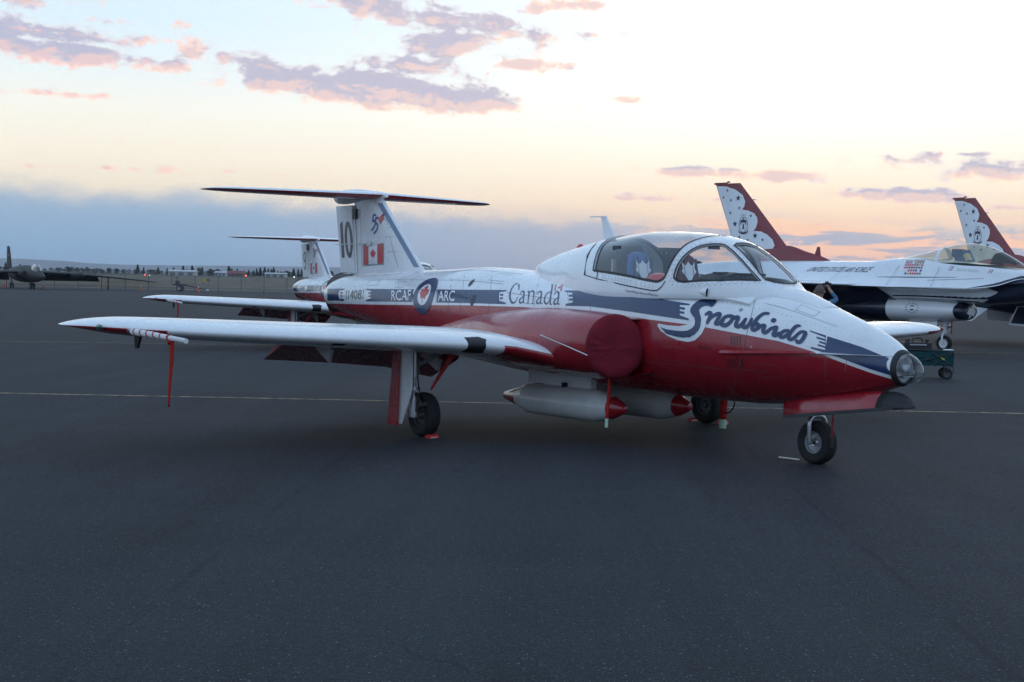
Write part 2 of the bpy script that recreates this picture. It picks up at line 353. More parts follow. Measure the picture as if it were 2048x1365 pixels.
WING_TAB = [  # span, xLE, chord, z, t
    (.5, -3.30, 3.0, .78, .095), (.9, -3.50, 2.78, .805, .10), (1.15, -3.68, 2.55, .86, .108), (1.4, -3.80, 2.38, .915, .115), (1.7, -3.83, 2.31, .94, .115), (3.0, -3.88, 2.05, .998, .11), (4.9, -3.98, 1.62, 1.078, .108),
    (5.1, -4.01, 1.50, 1.088, .108), (5.25, -4.08, 1.32, 1.096, .105), (5.37, -4.18, 1.08, 1.102, .10), (5.46, -4.29, .82, 1.106, .095), (5.53, -4.41, .54, 1.108, .085), (5.57, -4.52, .28, 1.108, .07), (5.58, -4.58, .12, 1.107, .05)]
class ChineBody(Surf):
    """blended body with a sharp side edge; stations (x, zspine, zshoulder, yshoulder, ychine, zchine, yunder, zunder, zbelly)
    v: 0 spine, 1 chine, 2 belly, on the starboard side"""
    ev = .01; sgn = -1
    def __init__(s, tab): s.tab = sorted(tab)
    def raw(s, u, v):
        zs, zh, yh, yc, zc, yu, zu, zb = [_interp(s.tab, u, k) for k in range(1, 9)]
        if v <= 1:
            P = [(-yh * .5, zs - (zs - zh) * .12), (0, zs), (yh * .55, zs - (zs - zh) * .14), (yh, zh), (yh + (yc - yh) * .45, zc + (zh - zc) * .42), (yc, zc), (yc + .2, zc - .05)]
            t = v * 4; i = min(3, int(t)); f = t - i; i += 1
        else:
            P = [(yc + .1, zc + .02), (yc, zc), (yu + (yc - yu) * .35, zu + (zc - zu) * .72), (yu, zu), (yu * .55, zb + (zu - zb) * .12), (0, zb), (-yu * .55, zb)]
            t = (v - 1) * 4; i = min(3, int(t)); f = t - i; i += 1
        a, b, c, d = P[i - 1], P[i], P[i + 1], P[min(i + 2, len(P) - 1)]
        y, z = [.5 * (2 * q + (r - p) * f + (2 * p - 5 * q + 4 * r - w) * f * f + (3 * q - p - 3 * r + w) * f ** 3) for p, q, r, w in zip(a, b, c, d)]
        return (u, -y, z)
F16_BODY = ChineBody([  # x, zspine, zsh, ysh, ychine, zchine, yunder, zunder, zbelly
    (-14.3, 2.36, 2.28, .25, .50, 1.95, .40, 1.60, 1.50), (-13.2, 2.45, 2.34, .34, .66, 1.95, .50, 1.48, 1.36), (-12.0, 2.50, 2.36, .42, .95, 1.90, .60, 1.36, 1.22), (-10.4, 2.50, 2.36, .46, 1.30, 1.86, .72, 1.22, 1.02),
    (-8.65, 2.50, 2.36, .48, 1.45, 1.80, .78, 1.20, .95), (-7.4, 2.49, 2.36, .46, 1.40, 1.78, .74, 1.30, 1.15), (-6.4, 2.57, 2.40, .44, 1.22, 1.77, .66, 1.45, 1.36),
    (-5.6, 2.60, 2.42, .44, 1.08, 1.755, .60, 1.47, 1.40), (-4.5, 2.52, 2.38, .46, .95, 1.745, .55, 1.45, 1.38), (-3.6, 2.42, 2.32, .46, .84, 1.75, .50, 1.42, 1.33), (-3.0, 2.34, 2.25, .44, .72, 1.82, .46, 1.45, 1.36),
    (-2.3, 2.25, 2.17, .38, .52, 2.02, .40, 1.58, 1.46), (-1.5, 2.12, 2.08, .28, .36, 1.98, .30, 1.70, 1.60), (-.6, 2.0, 1.97, .13, .17, 1.90, .14, 1.80, 1.76), (0, 1.88, 1.87, .01, .015, 1.86, .01, 1.855, 1.85)])
F16_CANOPY = Body([(-6.5, 2.56, 2.2, .10, 2.38, 2, 2, 0), (-6.0, 2.64, 2.2, .24, 2.36, 2, 2, 0), (-5.6, 2.715, 2.2, .32, 2.34, 2, 2, 0), (-5.0, 2.86, 2.2, .40, 2.32, 2, 2, 0), (-4.5, 2.955, 2.2, .43, 2.30, 2, 2, 0), (-4.1, 2.985, 2.2, .44, 2.28, 2, 2, 0),
    (-3.6, 2.90, 2.15, .42, 2.25, 2, 2, 0), (-3.1, 2.70, 2.1, .37, 2.22, 2, 2, 0), (-2.7, 2.48, 2.1, .28, 2.2, 2, 2, 0), (-2.4, 2.31, 2.05, .18, 2.17, 2, 2, 0), (-2.2, 2.22, 2.05, .08, 2.15, 2, 2, 0)])
# ------------------------------------------------------------------ mesh helpers
def tag(o, label=None, cat=None, group=None, kind=None):
    if label: o['label'] = label
    if cat: o['category'] = cat
    if group: o['group'] = group
    if kind: o['kind'] = kind
    return o
def empty(name, loc=(0, 0, 0), rz=0.0, scale=1.0):
    o = bpy.data.objects.new(name, None); COL.objects.link(o); o.location = loc; o.rotation_euler = (0, 0, rz); o.empty_display_size = .3; o.scale = (scale,) * 3
    return o
def mobj(name, verts, faces, m=None, parent=None, smooth=True, angle=None):
    me = bpy.data.meshes.new(name); me.from_pydata([(float(v[0]), float(v[1]), float(v[2])) for v in verts], [], [tuple(f) for f in faces]); me.update()
    o = bpy.data.objects.new(name, me); COL.objects.link(o)
    if m is not None:
        for q in (m if isinstance(m, (list, tuple)) else [m]): me.materials.append(q)
    if smooth:
        me.polygons.foreach_set('use_smooth', [True] * len(me.polygons))
        if angle is not None: me.set_sharp_from_angle(angle=math.radians(angle))
    if parent is not None: o.parent = parent
    return o
class MB:
    """collects shapes into one mesh"""
    def __init__(s): s.v = []; s.f = []
    def add(s, v, f):
        k = len(s.v); s.v += [tuple(q) for q in v]; s.f += [tuple(i + k for i in q) for q in f]; return s
    def box(s, c, size, rot=None):
        hx, hy, hz = [q / 2 for q in size]
        p = [Vector((x * hx, y * hy, z * hz)) for x in (-1, 1) for y in (-1, 1) for z in (-1, 1)]
        if rot is not None: p = [rot @ q for q in p]
        c = Vector(c)
        return s.add([q + c for q in p], [(0, 1, 3, 2), (4, 6, 7, 5), (0, 4, 5, 1), (2, 3, 7, 6), (0, 2, 6, 4), (1, 5, 7, 3)])
    def tube(s, path, r, n=10, cap=True):
        path = [Vector(p) for p in path]; rr = r if isinstance(r, (list, tuple)) else [r] * len(path)
        v = []; f = []; prev = None
        for i, p in enumerate(path):
            d = (path[min(i + 1, len(path) - 1)] - path[max(i - 1, 0)]).normalized()
            if prev is None:
                a = d.orthogonal().normalized()
            else:
                a = (prev - d * prev.dot(d)); a = a.normalized() if a.length > 1e-6 else d.orthogonal().normalized()
            prev = a; b = d.cross(a)
            v += [p + (a * math.cos(2 * math.pi * k / n) + b * math.sin(2 * math.pi * k / n)) * rr[i] for k in range(n)]
        for i in range(len(path) - 1):
            for k in range(n): f.append((i * n + k, i * n + (k + 1) % n, (i + 1) * n + (k + 1) % n, (i + 1) * n + k))
        if cap: f.append(tuple(range(n - 1, -1, -1))); f.append(tuple((len(path) - 1) * n + k for k in range(n)))
        return s.add(v, f)
    def lathe(s, prof, o, axis, n=24, cap=True):
        """prof: (distance along axis, radius)"""
        o = Vector(o); d = Vector(axis).normalized(); a = d.orthogonal().normalized(); b = d.cross(a); v = []; f = []
        for (t, r) in prof: v += [o + d * t + (a * math.cos(2 * math.pi * k / n) + b * math.sin(2 * math.pi * k / n)) * r for k in range(n)]
        for i in range(len(prof) - 1):
            for k in range(n): f.append((i * n + k, i * n + (k + 1) % n, (i + 1) * n + (k + 1) % n, (i + 1) * n + k))
        if cap: f.append(tuple(range(n - 1, -1, -1))); f.append(tuple((len(prof) - 1) * n + k for k in range(n)))
        return s.add(v, f)
    def plate(s, poly, ax, t):
        """poly: 3-D outline; extruded by t along ax"""
        n = len(poly); ax = Vector(ax).normalized() * t; p = [Vector(q) for q in poly]; v = p + [q + ax for q in p]
        f = [tuple(range(n)), tuple(range(2 * n - 1, n - 1, -1))] + [(i, (i + 1) % n + 0, (i + 1) % n + n, i + n) for i in range(n)]
        return s.add(v, f)
    def grid(s, rows, closed=False):
        n = len(rows[0]); v = [p for r in rows for p in r]; f = []
        for i in range(len(rows) - 1):
            for k in range(n if closed else n - 1): f.append((i * n + k, i * n + (k + 1) % n, (i + 1) * n + (k + 1) % n, (i + 1) * n + k))
        return s.add(v, f)
    def build(s, name, m=None, parent=None, smooth=True, angle=40):
        o = mobj(name, s.v, s.f, m, parent, smooth, None)
        bm = bmesh.new(); bm.from_mesh(o.data); bmesh.ops.recalc_face_normals(bm, faces=bm.faces); bm.to_mesh(o.data); bm.free()
        if smooth and angle is not None: o.data.set_sharp_from_angle(angle=math.radians(angle))
        return o
def lin(a, b, n): return [a + (b - a) * i / (n - 1) for i in range(n)]
def surf_mesh(sf, us, vs, closed=False, off=0.0, cap0=False, cap1=False):
    mb = MB(); rows = [[sf.pt(u, v, off) for v in vs] for u in us]; mb.grid(rows, closed); n = len(vs)
    if cap0: mb.f.append(tuple(range(n - 1, -1, -1)))
    if cap1: mb.f.append(tuple((len(us) - 1) * n + k for k in range(n)))
    return mb
def wing_mesh(sf, us, nv=18):
    vs = [-1 + 2 * i / (2 * nv) for i in range(2 * nv + 1)]
    mb = MB(); rows = [[sf.raw(u, v) for v in vs] for u in us]; mb.grid(rows)
    n = len(vs)
    for i in range(len(us) - 1): mb.f.append((i * n, (i + 1) * n, (i + 1) * n + n - 1, i * n + n - 1))
    mb.f.append(tuple(range(n))); mb.f.append(tuple((len(us) - 1) * n + k for k in range(n - 1, -1, -1)))
    return mb
def decal(name, sf, polys, m, parent, off=.0025, du=.08, dv=6.0, holes=False, xform=None):
    """flat print: outlines in (u, v) of a surface, laid just proud of it"""
    vs = []; fs = []
    for poly in polys:
        if sum(poly[i][0] * poly[(i + 1) % len(poly)][1] - poly[(i + 1) % len(poly)][0] * poly[i][1] for i in range(len(poly))) < 0: poly = poly[::-1]
        k = len(vs); vs += [Vector((p[0], p[1] * du / dv)) for p in poly]; fs.append(list(range(k, k + len(poly))))
    u0 = min(v.x for v in vs); u1 = max(v.x for v in vs); v0 = min(v.y for v in vs); v1 = max(v.y for v in vs)
    nb = len(vs)
    for i in range(1, int((u1 - u0) / du) + 1):
        for j in range(0, int((v1 - v0) / du) + 2): vs.append(Vector((u0 + i * du, v0 + (j + .13) * du)))
    r = mgeo.delaunay_2d_cdt(vs, [], fs, 1, 1e-5)
    keep = [f for f, o in zip(r[2], r[5]) if (o and (not holes or set(o) == {0}))]
    pv = [sf.pt(p.x, p.y * dv / du, off) for p in r[0]]
    used = {}; nv = []; nf = []
    for f in keep:
        q = []
        for i in f:
            if i not in used: used[i] = len(nv); nv.append(pv[i])
            q.append(used[i])
        nf.append(q)
    return mobj(name, nv, nf, m, parent, True)
def stroke(pts, w, cap=True):
    """polyline with a width (one number or one per point) -> list of polygons"""
    ws = w if isinstance(w, (list, tuple)) else [w] * len(pts); out = []
    keep = [i for i in range(len(pts)) if i == 0 or math.hypot(pts[i][0] - pts[i - 1][0], pts[i][1] - pts[i - 1][1]) > 1e-5]
    pts = [pts[i] for i in keep]; ws = [ws[i] for i in keep]
    for i in range(len(pts) - 1):
        (x0, y0), (x1, y1) = pts[i], pts[i + 1]; dx, dy = x1 - x0, y1 - y0; l = math.hypot(dx, dy) or 1e-9; nx, ny = -dy / l, dx / l
        a, b = ws[i] / 2, ws[i + 1] / 2
        out.append([(x0 - nx * a, y0 - ny * a), (x1 - nx * b, y1 - ny * b), (x1 + nx * b, y1 + ny * b), (x0 + nx * a, y0 + ny * a)])
    for i, (x, y) in enumerate(pts):
        if cap or 0 < i < len(pts) - 1: out.append([(x + math.cos(2 * math.pi * k / 10) * ws[i] / 2, y + math.sin(2 * math.pi * k / 10) * ws[i] / 2) for k in range(10)])
    return out
def spline(pts, n=6):
    """Catmull-Rom through points (any tuple length)"""
    out = []
    for i in range(len(pts) - 1):
        p0 = pts[max(i - 1, 0)]; p1 = pts[i]; p2 = pts[i + 1]; p3 = pts[min(i + 2, len(pts) - 1)]
        for k in range(n):
            t = k / n
            out.append(tuple(.5 * (2 * b + (c - a) * t + (2 * a - 5 * b + 4 * c - d) * t * t + (3 * b - a - 3 * c + d) * t ** 3) for a, b, c, d in zip(p0, p1, p2, p3)))
    out.append(tuple(pts[-1])); return out
_txt_cache = {}
def text_polys(s, bold=0.0, space=1.0):
    """outline triangles of a word in the built-in typeface, em = 1"""
    key = (s, bold, space)
    if key in _txt_cache: return _txt_cache[key]
    c = bpy.data.curves.new('txt', 'FONT'); c.body = s; c.size = 1.0; c.offset = bold; c.resolution_u = 4; c.space_character = space
    o = bpy.data.objects.new('txt', c); COL.objects.link(o); dg = bpy.context.evaluated_depsgraph_get()
    me = o.evaluated_get(dg).to_mesh(); v = [(p.co.x, p.co.y) for p in me.vertices]; f = [tuple(p.vertices) for p in me.polygons]
    o.evaluated_get(dg).to_mesh_clear(); bpy.data.objects.remove(o, do_unlink=True); bpy.data.curves.remove(c)
    _txt_cache[key] = (v, f); return v, f
def text_decal(name, sf, s, p0, pu, pv, m, parent, off=.003, bold=0.0, space=1.0, shear=0.0):
    """word laid on a surface: p0 lower left, pu lower right, pv upper left, all in (u, v)"""
    v, f = text_polys(s, bold, space); x0 = min(p[0] for p in v); x1 = max(p[0] for p in v); y0 = min(p[1] for p in v); y1 = max(p[1] for p in v)
    q = []
    for (x, y) in v:
        b = (y - y0) / (y1 - y0); a = (x - x0) / (x1 - x0) + shear * b
        u = p0[0] + a * (pu[0] - p0[0]) + b * (pv[0] - p0[0]); w = p0[1] + a * (pu[1] - p0[1]) + b * (pv[1] - p0[1])
        q.append(sf.pt(u, w, off))
    return mobj(name, q, f, m, parent, True)
class Plane(Surf):
    """flat printing surface: u, v along given axes"""
    def __init__(s, o, ax, ay): s.o = Vector(o); s.a = Vector(ax); s.b = Vector(ay); s.n = s.a.cross(s.b).normalized()
    def pt(s, u, v, off=0.0): return tuple(s.o + s.a * u + s.b * v + s.n * off)
def copy_tree(o, parent=None):
    c = o.copy(); COL.objects.link(c); c.parent = parent
    for ch in list(o.children): copy_tree(ch, c)
    return c
def wheel(parent, c, R, w, axis=(0, 1, 0), hub=M_STEEL, hr=.55, name='wheel'):
    ax = Vector(axis).normalized(); c = Vector(c)
    prof = [(-w * .36, R * hr), (-w * .46, R * .70), (-w * .5, R * .84), (-w * .40, R * .95), (-w * .2, R * .99), (-w * .17, R * .985), (-w * .14, R), (-w * .02, R), (0, R * .985), (w * .02, R), (w * .14, R), (w * .17, R * .985), (w * .2, R * .99), (w * .40, R * .95), (w * .5, R * .84), (w * .46, R * .70), (w * .36, R * hr)]
    t = MB().lathe(prof, c, ax, 36, cap=False).build(name, M_RUBBER, parent, angle=50)
    h = MB().lathe([(-w * .30, R * .10), (-w * .34, R * .16), (-w * .22, R * .22), (-w * .22, R * .40), (-w * .38, R * (hr - .04)), (-w * .38, R * hr), (-w * .3, R * (hr + .02)), (w * .3, R * (hr + .02)), (w * .38, R * hr), (w * .38, R * (hr - .04)), (w * .22, R * .40), (w * .22, R * .22), (w * .34, R * .16), (w * .30, R * .10)], c, ax, 28).build('hub', hub, t, angle=30)
    return t
# ------------------------------------------------------------------ the red, white and blue jet trainer
CK = .0105                                    # metres of skin per degree round the canopy
def wins():
    """window outlines on the canopy loft, (x, degrees)"""
    rear = spline([(-3.68, 22.5), (-3.731, 36.1), (-3.813, 53.8), (-3.87, 72), (-3.885, 90)], 5)
    rear = rear + [(x, 180 - t) for x, t in rear[-2::-1]]
    bow = spline([(-2.62, 12.6), (-2.575, 15.0), (-2.555, 20.6), (-2.54, 31.3), (-2.53, 42.7), (-2.51, 54.7), (-2.46, 66), (-2.42, 78), (-2.41, 90)], 5)
    bow = bow + [(x, 180 - t) for x, t in bow[-2::-1]]
    low = spline([(-3.66, 21.4), (-3.597, 20.6), (-3.166, 16.8), (-2.837, 13.4), (-2.66, 12.0)], 4)
    main = rear + [(x, 180 - t) for x, t in low] + bow[::-1] + low[::-1]
    q = spline([(-2.40, 13.2), (-2.45, 16.0), (-2.454, 20.1), (-2.455, 25.3), (-2.436, 36), (-2.407, 44.6), (-2.364, 53), (-2.30, 59.5), (-2.22, 66), (-2.175, 69)], 4)
    q += [(-2.145, 68.6), (-2.05, 66.3), (-1.918, 61.5), (-1.78, 55), (-1.67, 48.5), (-1.70, 42), (-1.82, 30), (-1.952, 21.6), (-2.15, 16), (-2.32, 12.8)]
    fr = [(-2.115, 76), (-2.0, 73.2), (-1.833, 66.5), (-1.72, 60), (-1.65, 55.5), (-1.60, 63), (-1.565, 76), (-1.555, 90)]
    fr = fr + [(x, 180 - t) for x, t in fr[-2::-1]] + [(-2.145, 97), (-2.15, 90), (-2.145, 83)]
    return main, q, [(x, 180 - t) for x, t in q[::-1]], fr
def inset(poly, d):
    """shrink an outline; d in metres on the skin"""
    p = [(x, t * CK) for x, t in poly]; n = len(p); A = sum(p[i][0] * p[(i + 1) % n][1] - p[(i + 1) % n][0] * p[i][1] for i in range(n)); sg = 1 if A > 0 else -1; out = []
    for i in range(n):
        a, b = p[i - 1], p[(i + 1) % n]; dx, dy = b[0] - a[0], b[1] - a[1]; l = math.hypot(dx, dy) or 1
        out.append((p[i][0] - sg * dy / l * d, (p[i][1] + sg * dx / l * d) / CK))
    return out
def ring(poly, w):
    """closed line of width w along an outline, on the skin"""
    p = [(x, t * CK) for x, t in poly]; return [[(x, y / CK) for x, y in q] for q in stroke(p + [p[0]], w)]

def maple(cx, cy, sx, sy):
    h = [(0, 1), (.14, .74), (.30, .82), (.22, .42), (.44, .62), (.50, .50), (.76, .56), (.68, .30), (.80, .22), (.42, -.08), (.48, -.24), (.06, -.16), (.05, -.55)]
    pts = h + [(-x, y) for x, y in h[::-1][0:-1]]
    return [(cx + x * sx, cy + y * sy) for x, y in pts]

M_HUBS = mat('lamp_pan', (.55, .56, .56), .35, metal=.5, var=.1)
def build_tutor(name):
    T = empty(name)
    B, Cn = TUTOR_BODY, TUTOR_CANOPY
    # --- fuselage
    us = lin(-9.76, -.4, 118) + lin(-.37, -.19, 9)
    mb = surf_mesh(B, us, [360 * k / 96 - 90 for k in range(96)], True)
    fus = mb.build('fuselage', M_FUSE, T, angle=60)
    MB().lathe([(0, .30), (.02, .285), (.5, .26)], (-9.765, 0, 1.365), (1, 0, 0), 36, cap=False).build('jet_pipe', M_NOZZLE, fus)
    MB().lathe([(0, .262), (.01, .05)], (-9.3, 0, 1.365), (1, 0, 0), 24).build('jet_pipe', M_BLACK, fus)
    # wedge under the jet pipe
    MB().add([(-9.86, -.20, 1.20), (-9.86, .20, 1.20), (-9.86, -.16, 1.11), (-9.86, .16, 1.11), (-9.1, -.22, 1.12), (-9.1, .22, 1.12), (-9.15, -.1, 1.07), (-9.15, .1, 1.07)], [(0, 1, 3, 2), (4, 6, 7, 5), (0, 2, 6, 4), (1, 5, 7, 3), (2, 3, 7, 6), (0, 4, 5, 1)]).build('tail_wedge', M_RED, fus, angle=20)
    # --- nose lens, ring and lamps
    lens = MB().lathe([(0, .131), (.05, .122), (.10, .10), (.145, .070), (.172, .040), (.184, .018), (.187, .003)], (-.19, 0, .903), Vector((.187, 0, -.042)), 32, cap=False).build('nose_lens', M_LENS, T)
    MB().lathe([(-.030, .146), (-.028, .156), (.0, .141), (.010, .133), (.010, .120), (-.03, .120)], (-.19, 0, .905), (1, 0, 0), 40, cap=False).build('lens_ring', M_SEAL, lens)
    MB().lathe([(0, .128), (.0, .02)], (-.205, 0, .905), (1, 0, 0), 32).build('lamp_backing', M_HUBS, lens)
    for y, z, r in ((-.025, .938, .066), (.045, .860, .036)):
        MB().lathe([(0, .012), (.012, r * .7), (.03, r * .93), (.05, r)], (-.198, y, z), (1, 0, 0), 24, cap=False).build('lamp', M_STEEL, lens)
        MB().lathe([(0, r * .98), (.010, r * .6), (.013, .002)], (-.150, y, z), (1, 0, 0), 24, cap=False).build('lamp', M_LENS, lens)
    MB().box((-.172, 0, .838), (.05, .13, .010)).build('lamp_tray', M_STEEL, lens)
    # --- canopy: solid frame with window openings, then the panes
    W = wins(); outer = [(-5.36, -8), (-5.36, 188)] + [(x, 188) for x in lin(-5.0, -1.8, 9)] + [(-1.42, 188), (-1.42, -8)] + [(x, -8) for x in lin(-1.8, -5.0, 9)]
    frame = decal('canopy_frame', Cn, [outer] + [list(w) for w in W], M_WHITE, T, off=0.0, du=.055, dv=.055 / CK, holes=True)
    sol = frame.modifiers.new('thick', 'SOLIDIFY'); sol.thickness = .025; sol.offset = -1
    for w, nm, m in zip(W, ('canopy_pane', 'quarter_pane', 'quarter_pane', 'windscreen_pane'), (M_GLASS, M_WGLASS, M_WGLASS, M_WGLASS)):
        pane = decal(nm, Cn, [inset(w, -.004)], m, T, off=-.012, du=.045, dv=.045 / CK)
        decal('pane_seal', Cn, [inset(w, -.011), inset(w, .010)], M_SEAL, pane, off=.004, du=.05, dv=.05 / CK, holes=True)
    # joints of the canopy: aft slot and skirt line
    decal('canopy_joint', Cn, stroke([(-3.83, 17), (-3.93, 39.7), (-3.98, 51.8), (-4.06, 66)], .001) and [[(-3.83, 17.5), (-3.80, 17.5), (-3.905, 39.7), (-3.985, 58), (-4.06, 68), (-4.06, 67), (-4.0, 56), (-3.945, 39.7)]], M_SEAL, frame, off=.004, du=.05, dv=.05 / CK)
    def skin_line(sf, pts, w, m, par, nm='panel_joint', off=.0022, k=CK, du=.08):
        p = [(x, t * k) for x, t in pts]; return decal(nm, sf, [[(x, y / k) for x, y in q] for q in stroke(p, w, cap=False)], m, par, off=off, du=du, dv=du / k)
    skin_line(Cn, [(-3.83, 17.5), (-3.57, 13.3), (-3.14, 8.6), (-2.86, 6.0), (-2.70, 4.8), (-2.64, 5.0), (-2.59, 7.6), (-2.55, 12.5)], .009, M_SEAL, frame, 'canopy_joint', .004)
    skin_line(Cn, [(-3.59, 21), (-3.575, 13.5)], .012, M_SEAL, frame, 'canopy_joint', .004)
    skin_line(Cn, [(-4.07, 68), (-4.10, 80), (-4.10, 95), (-4.07, 112), (-3.98, 128)], .010, M_SEAL, frame, 'canopy_joint', .004)
    # rivets round the frames
    rv = MB()
    def rivets(sf, pts, step, r=.0045, off=.0045):
        pts = spline(pts, 8); acc = 0; last = None
        for x, t in pts:
            if last:
                acc += math.hypot(x - last[0], (t - last[1]) * CK)
                if acc >= step:
                    acc = 0; rv.add([sf.pt(x + math.cos(k * math.pi / 3) * r, t + math.sin(k * math.pi / 3) * r / CK, off) for k in range(6)], [(0, 1, 2, 3, 4, 5)])
            last = (x, t)
    for (d, st) in ((.030, .045), (.055, .05)):
        a = [(x, t) for x, t in inset(W[1], -d)]
        rivets(Cn, a, st)
    for dz in (3.2, 5.2, 7.2):
        rivets(Cn, [(-3.55, 20.3 - dz), (-3.166, 16.5 - dz), (-2.837, 13.2 - dz), (-2.70, 12 - dz)], .045)
    rivets(Cn, [(-2.10, 72), (-1.9, 66), (-1.66, 51.5)], .04)
    rivets(Cn, [(-2.46, 10), (-2.25, 10.2), (-1.95, 17), (-1.75, 28)], .045); rivets(Cn, [(-2.49, 16), (-2.49, 36), (-2.45, 55), (-2.38, 70)], .05)
    tag(rv.build('rivet', M_LINE, frame, smooth=False), kind='stuff')
    # --- cockpit
    tub = surf_mesh(B, lin(-3.85, -1.75, 22), lin(64, 116, 21), off=.007).build('cockpit_floor', M_SEAT, T)
    MB().grid([[(-2.02 - .10 * abs(math.sin(t)) + 0 * r, -.46 * math.cos(t) * (1 - .0 * r), 1.55 + r * .13 * math.sin(t)) for t in lin(0, math.pi, 15)] for r in (0, .55, .9, 1.0)]).build('instrument_panel', M_BLACK, tub)
    gs = MB(); gs.grid([[(x, -.44 * math.cos(t) * (1 - .35 * (x + 2.35) / .62 * .9), 1.575 + .125 * math.sin(t) * (1 - .45 * (x + 2.35) / .62)) for t in lin(0, math.pi, 15)] for x in lin(-2.35, -1.74, 7)]).build('glare_shield', M_BLACK, tub)
    MB().box((-2.28, -.16, 1.675), (.10, .10, .04)).build('gun_camera', M_BLACK, tub); MB().tube([(-2.15, -.30, 1.62), (-2.02, -.2, 1.675), (-1.95, .1, 1.675)], .012, 6).build('cable_run', M_BLACK, tub)
    for sy, mm, dx in ((-1, M_SEATBLUE, 0), (1, M_SEATRED, 0)):
        y = sy * .30; x = -3.17
        seat = MB().box((x - .16, y, 1.60), (.12, .36, .46), Matrix.Rotation(-.2, 3, 'Y')).box((x - .24, y, 1.78), (.10, .26, .22), Matrix.Rotation(-.2, 3, 'Y')).tube([(x - .25, y - .11, 1.5), (x - .33, y - .11, 1.93)], .018).tube([(x - .25, y + .11, 1.5), (x - .33, y + .11, 1.93)], .018).box((x - .31, y, 1.92), (.10, .30, .05)).build('ejection_seat', M_SEAT, T)
        # rounded head pad facing forward, with a pale bird shape printed on it
        o = Vector((x - .09, y, 1.575)); up = Vector((-.19, 0, .98)); rt = Vector((0, 1, 0)); fw = Vector((.98, 0, .19))
        out = [(-.155, 0), (-.165, .12), (-.15, .22), (-.11, .285), (-.05, .315), (0, .32), (.05, .315), (.11, .285), (.15, .22), (.165, .12), (.155, 0)]
        pad = MB(); rows = []
        for k, (sc, dd) in enumerate(((1.0, -.05), (1.0, .0), (.93, .03), (.7, .047), (.3, .054))):
            rows.append([o + rt * (a * sc) + up * (.15 + (b - .15) * sc) + fw * dd for a, b in out])
        pad.grid(rows, True); pad.f.append(tuple(range(len(out) * 4, len(out) * 5))); pd = pad.build('head_pad', mm, seat)
        pl = Plane(o + fw * .058 + up * .13, (0, 1, 0), up)
        bird = [(-.085, .09), (-.05, .055), (-.028, .062), (0, .095), (.028, .062), (.05, .055), (.085, .09), (.08, .02), (.10, -.005), (.05, -.055), (.012, -.11), (-.012, -.11), (-.05, -.055), (-.10, -.005), (-.08, .02)]
        mobj('printed_bird', [pl.pt(a, b) for a, b in bird], [tuple(range(len(bird)))], M_DWHITE, seat)
        for k in range(5):
            a = -.12 + .06 * k
            if abs(a) > .02: mobj('pad_stripe', [pl.pt(a - .008, -.13), pl.pt(a + .008, -.13), pl.pt(a * .9 + .006, .16 - abs(a) * .4), pl.pt(a * .9 - .006, .16 - abs(a) * .4)], [(0, 1, 2, 3)], M_SEAT, seat)
    MB().box((-3.52, -.40, 1.68), (.02, .12, .26)).build('map_case', M_CREAM, tub)
    hl = bmesh.new(); bmesh.ops.create_uvsphere(hl, u_segments=20, v_segments=12, radius=.13); me = bpy.data.meshes.new('helmet'); hl.to_mesh(me); hl.free()
    ho = bpy.data.objects.new('helmet', me); COL.objects.link(ho); ho.parent = T; ho.location = (-2.93, -.36, 1.585); ho.scale = (1.25, .9, .75); me.materials.append(M_DRED); me.polygons.foreach_set('use_smooth', [True] * len(me.polygons))
    for (xx, r) in ((-2.49, .02), (-3.80, .02)): MB().tube([Cn.pt(xx, t, -.03) for t in lin(8, 172, 25)], r, 6).build('canopy_bow', M_SEAT, frame)
    MB().tube([(-2.52, 0, 2.05), (-2.55, 0, 1.93)], .012, 6).box((-2.55, 0, 1.94), (.03, .13, .05)).build('compass', M_BLACK, frame)
    # --- air intakes with their cloth blanks are handled outside; nacelles here
    for sy in (-1, 1):
        n = surf_mesh(TUTOR_NACELLE, lin(-6.7, -2.95, 44), [360 * k / 40 - 90 for k in range(40)], True)
        n.v = [(x + (max(-1.12, min(-.62, y)) + .90) * .79 * max(0, (x + 3.6) / .65) ** 1.5, y * -sy, z) for x, y, z in n.v]; nac = n.build('intake_nacelle', M_RED, T, angle=60)
        MB().lathe([(0, .24), (.02, .23), (.25, .22)], (-3.05, sy * .86, .97), (-.783, -.622 * sy * -1 * -1, 0), 32, cap=False).build('intake_duct', M_BLACK, nac)
    # --- wings
    for sd in (-1, 1):
        sf = Wing(WING_TAB, sd, .012)
        wg = wing_mesh(sf, [.5, .7, .9, 1.05, 1.15, 1.25, 1.4, 1.7] + lin(2.0, 4.9, 14) + [5.0, 5.1, 5.18, 5.25, 5.31, 5.37, 5.42, 5.46, 5.5, 5.53, 5.555, 5.57, 5.58], 20).build('wing', M_WING, T, angle=50)
        # black rubber walk strip and landing-light window wrapped round the leading edge
        decal('leading_edge_strip', sf, [[(1.70, -.22), (1.70, .16), (1.76, .22), (1.94, .18), (1.95, -.22)]], M_BLACK, wg, off=.003, du=.04, dv=.04)
        for yy, v0, v1 in ((2.55, -.2, .45), (3.4, -.3, .30), (3.15, -.3, .32), (4.55, -.2, .9), (1.36, -.4, .75), (2.9, .1, .9), (3.9, .1, .9)):
            decal('panel_joint', sf, [[(yy, v0), (yy, v1), (yy + .006, v1), (yy + .006, v0)]], M_LINE, wg, off=.0022, du=.05, dv=.05)
        for vv, a, b in ((.42, 1.5, 5.0), (.70, 1.4, 5.1)):
            decal('panel_joint', sf, [[(a, vv), (b, vv), (b, vv + .004), (a, vv + .004)]], M_LINE, wg, off=.0022, du=.05, dv=.05)
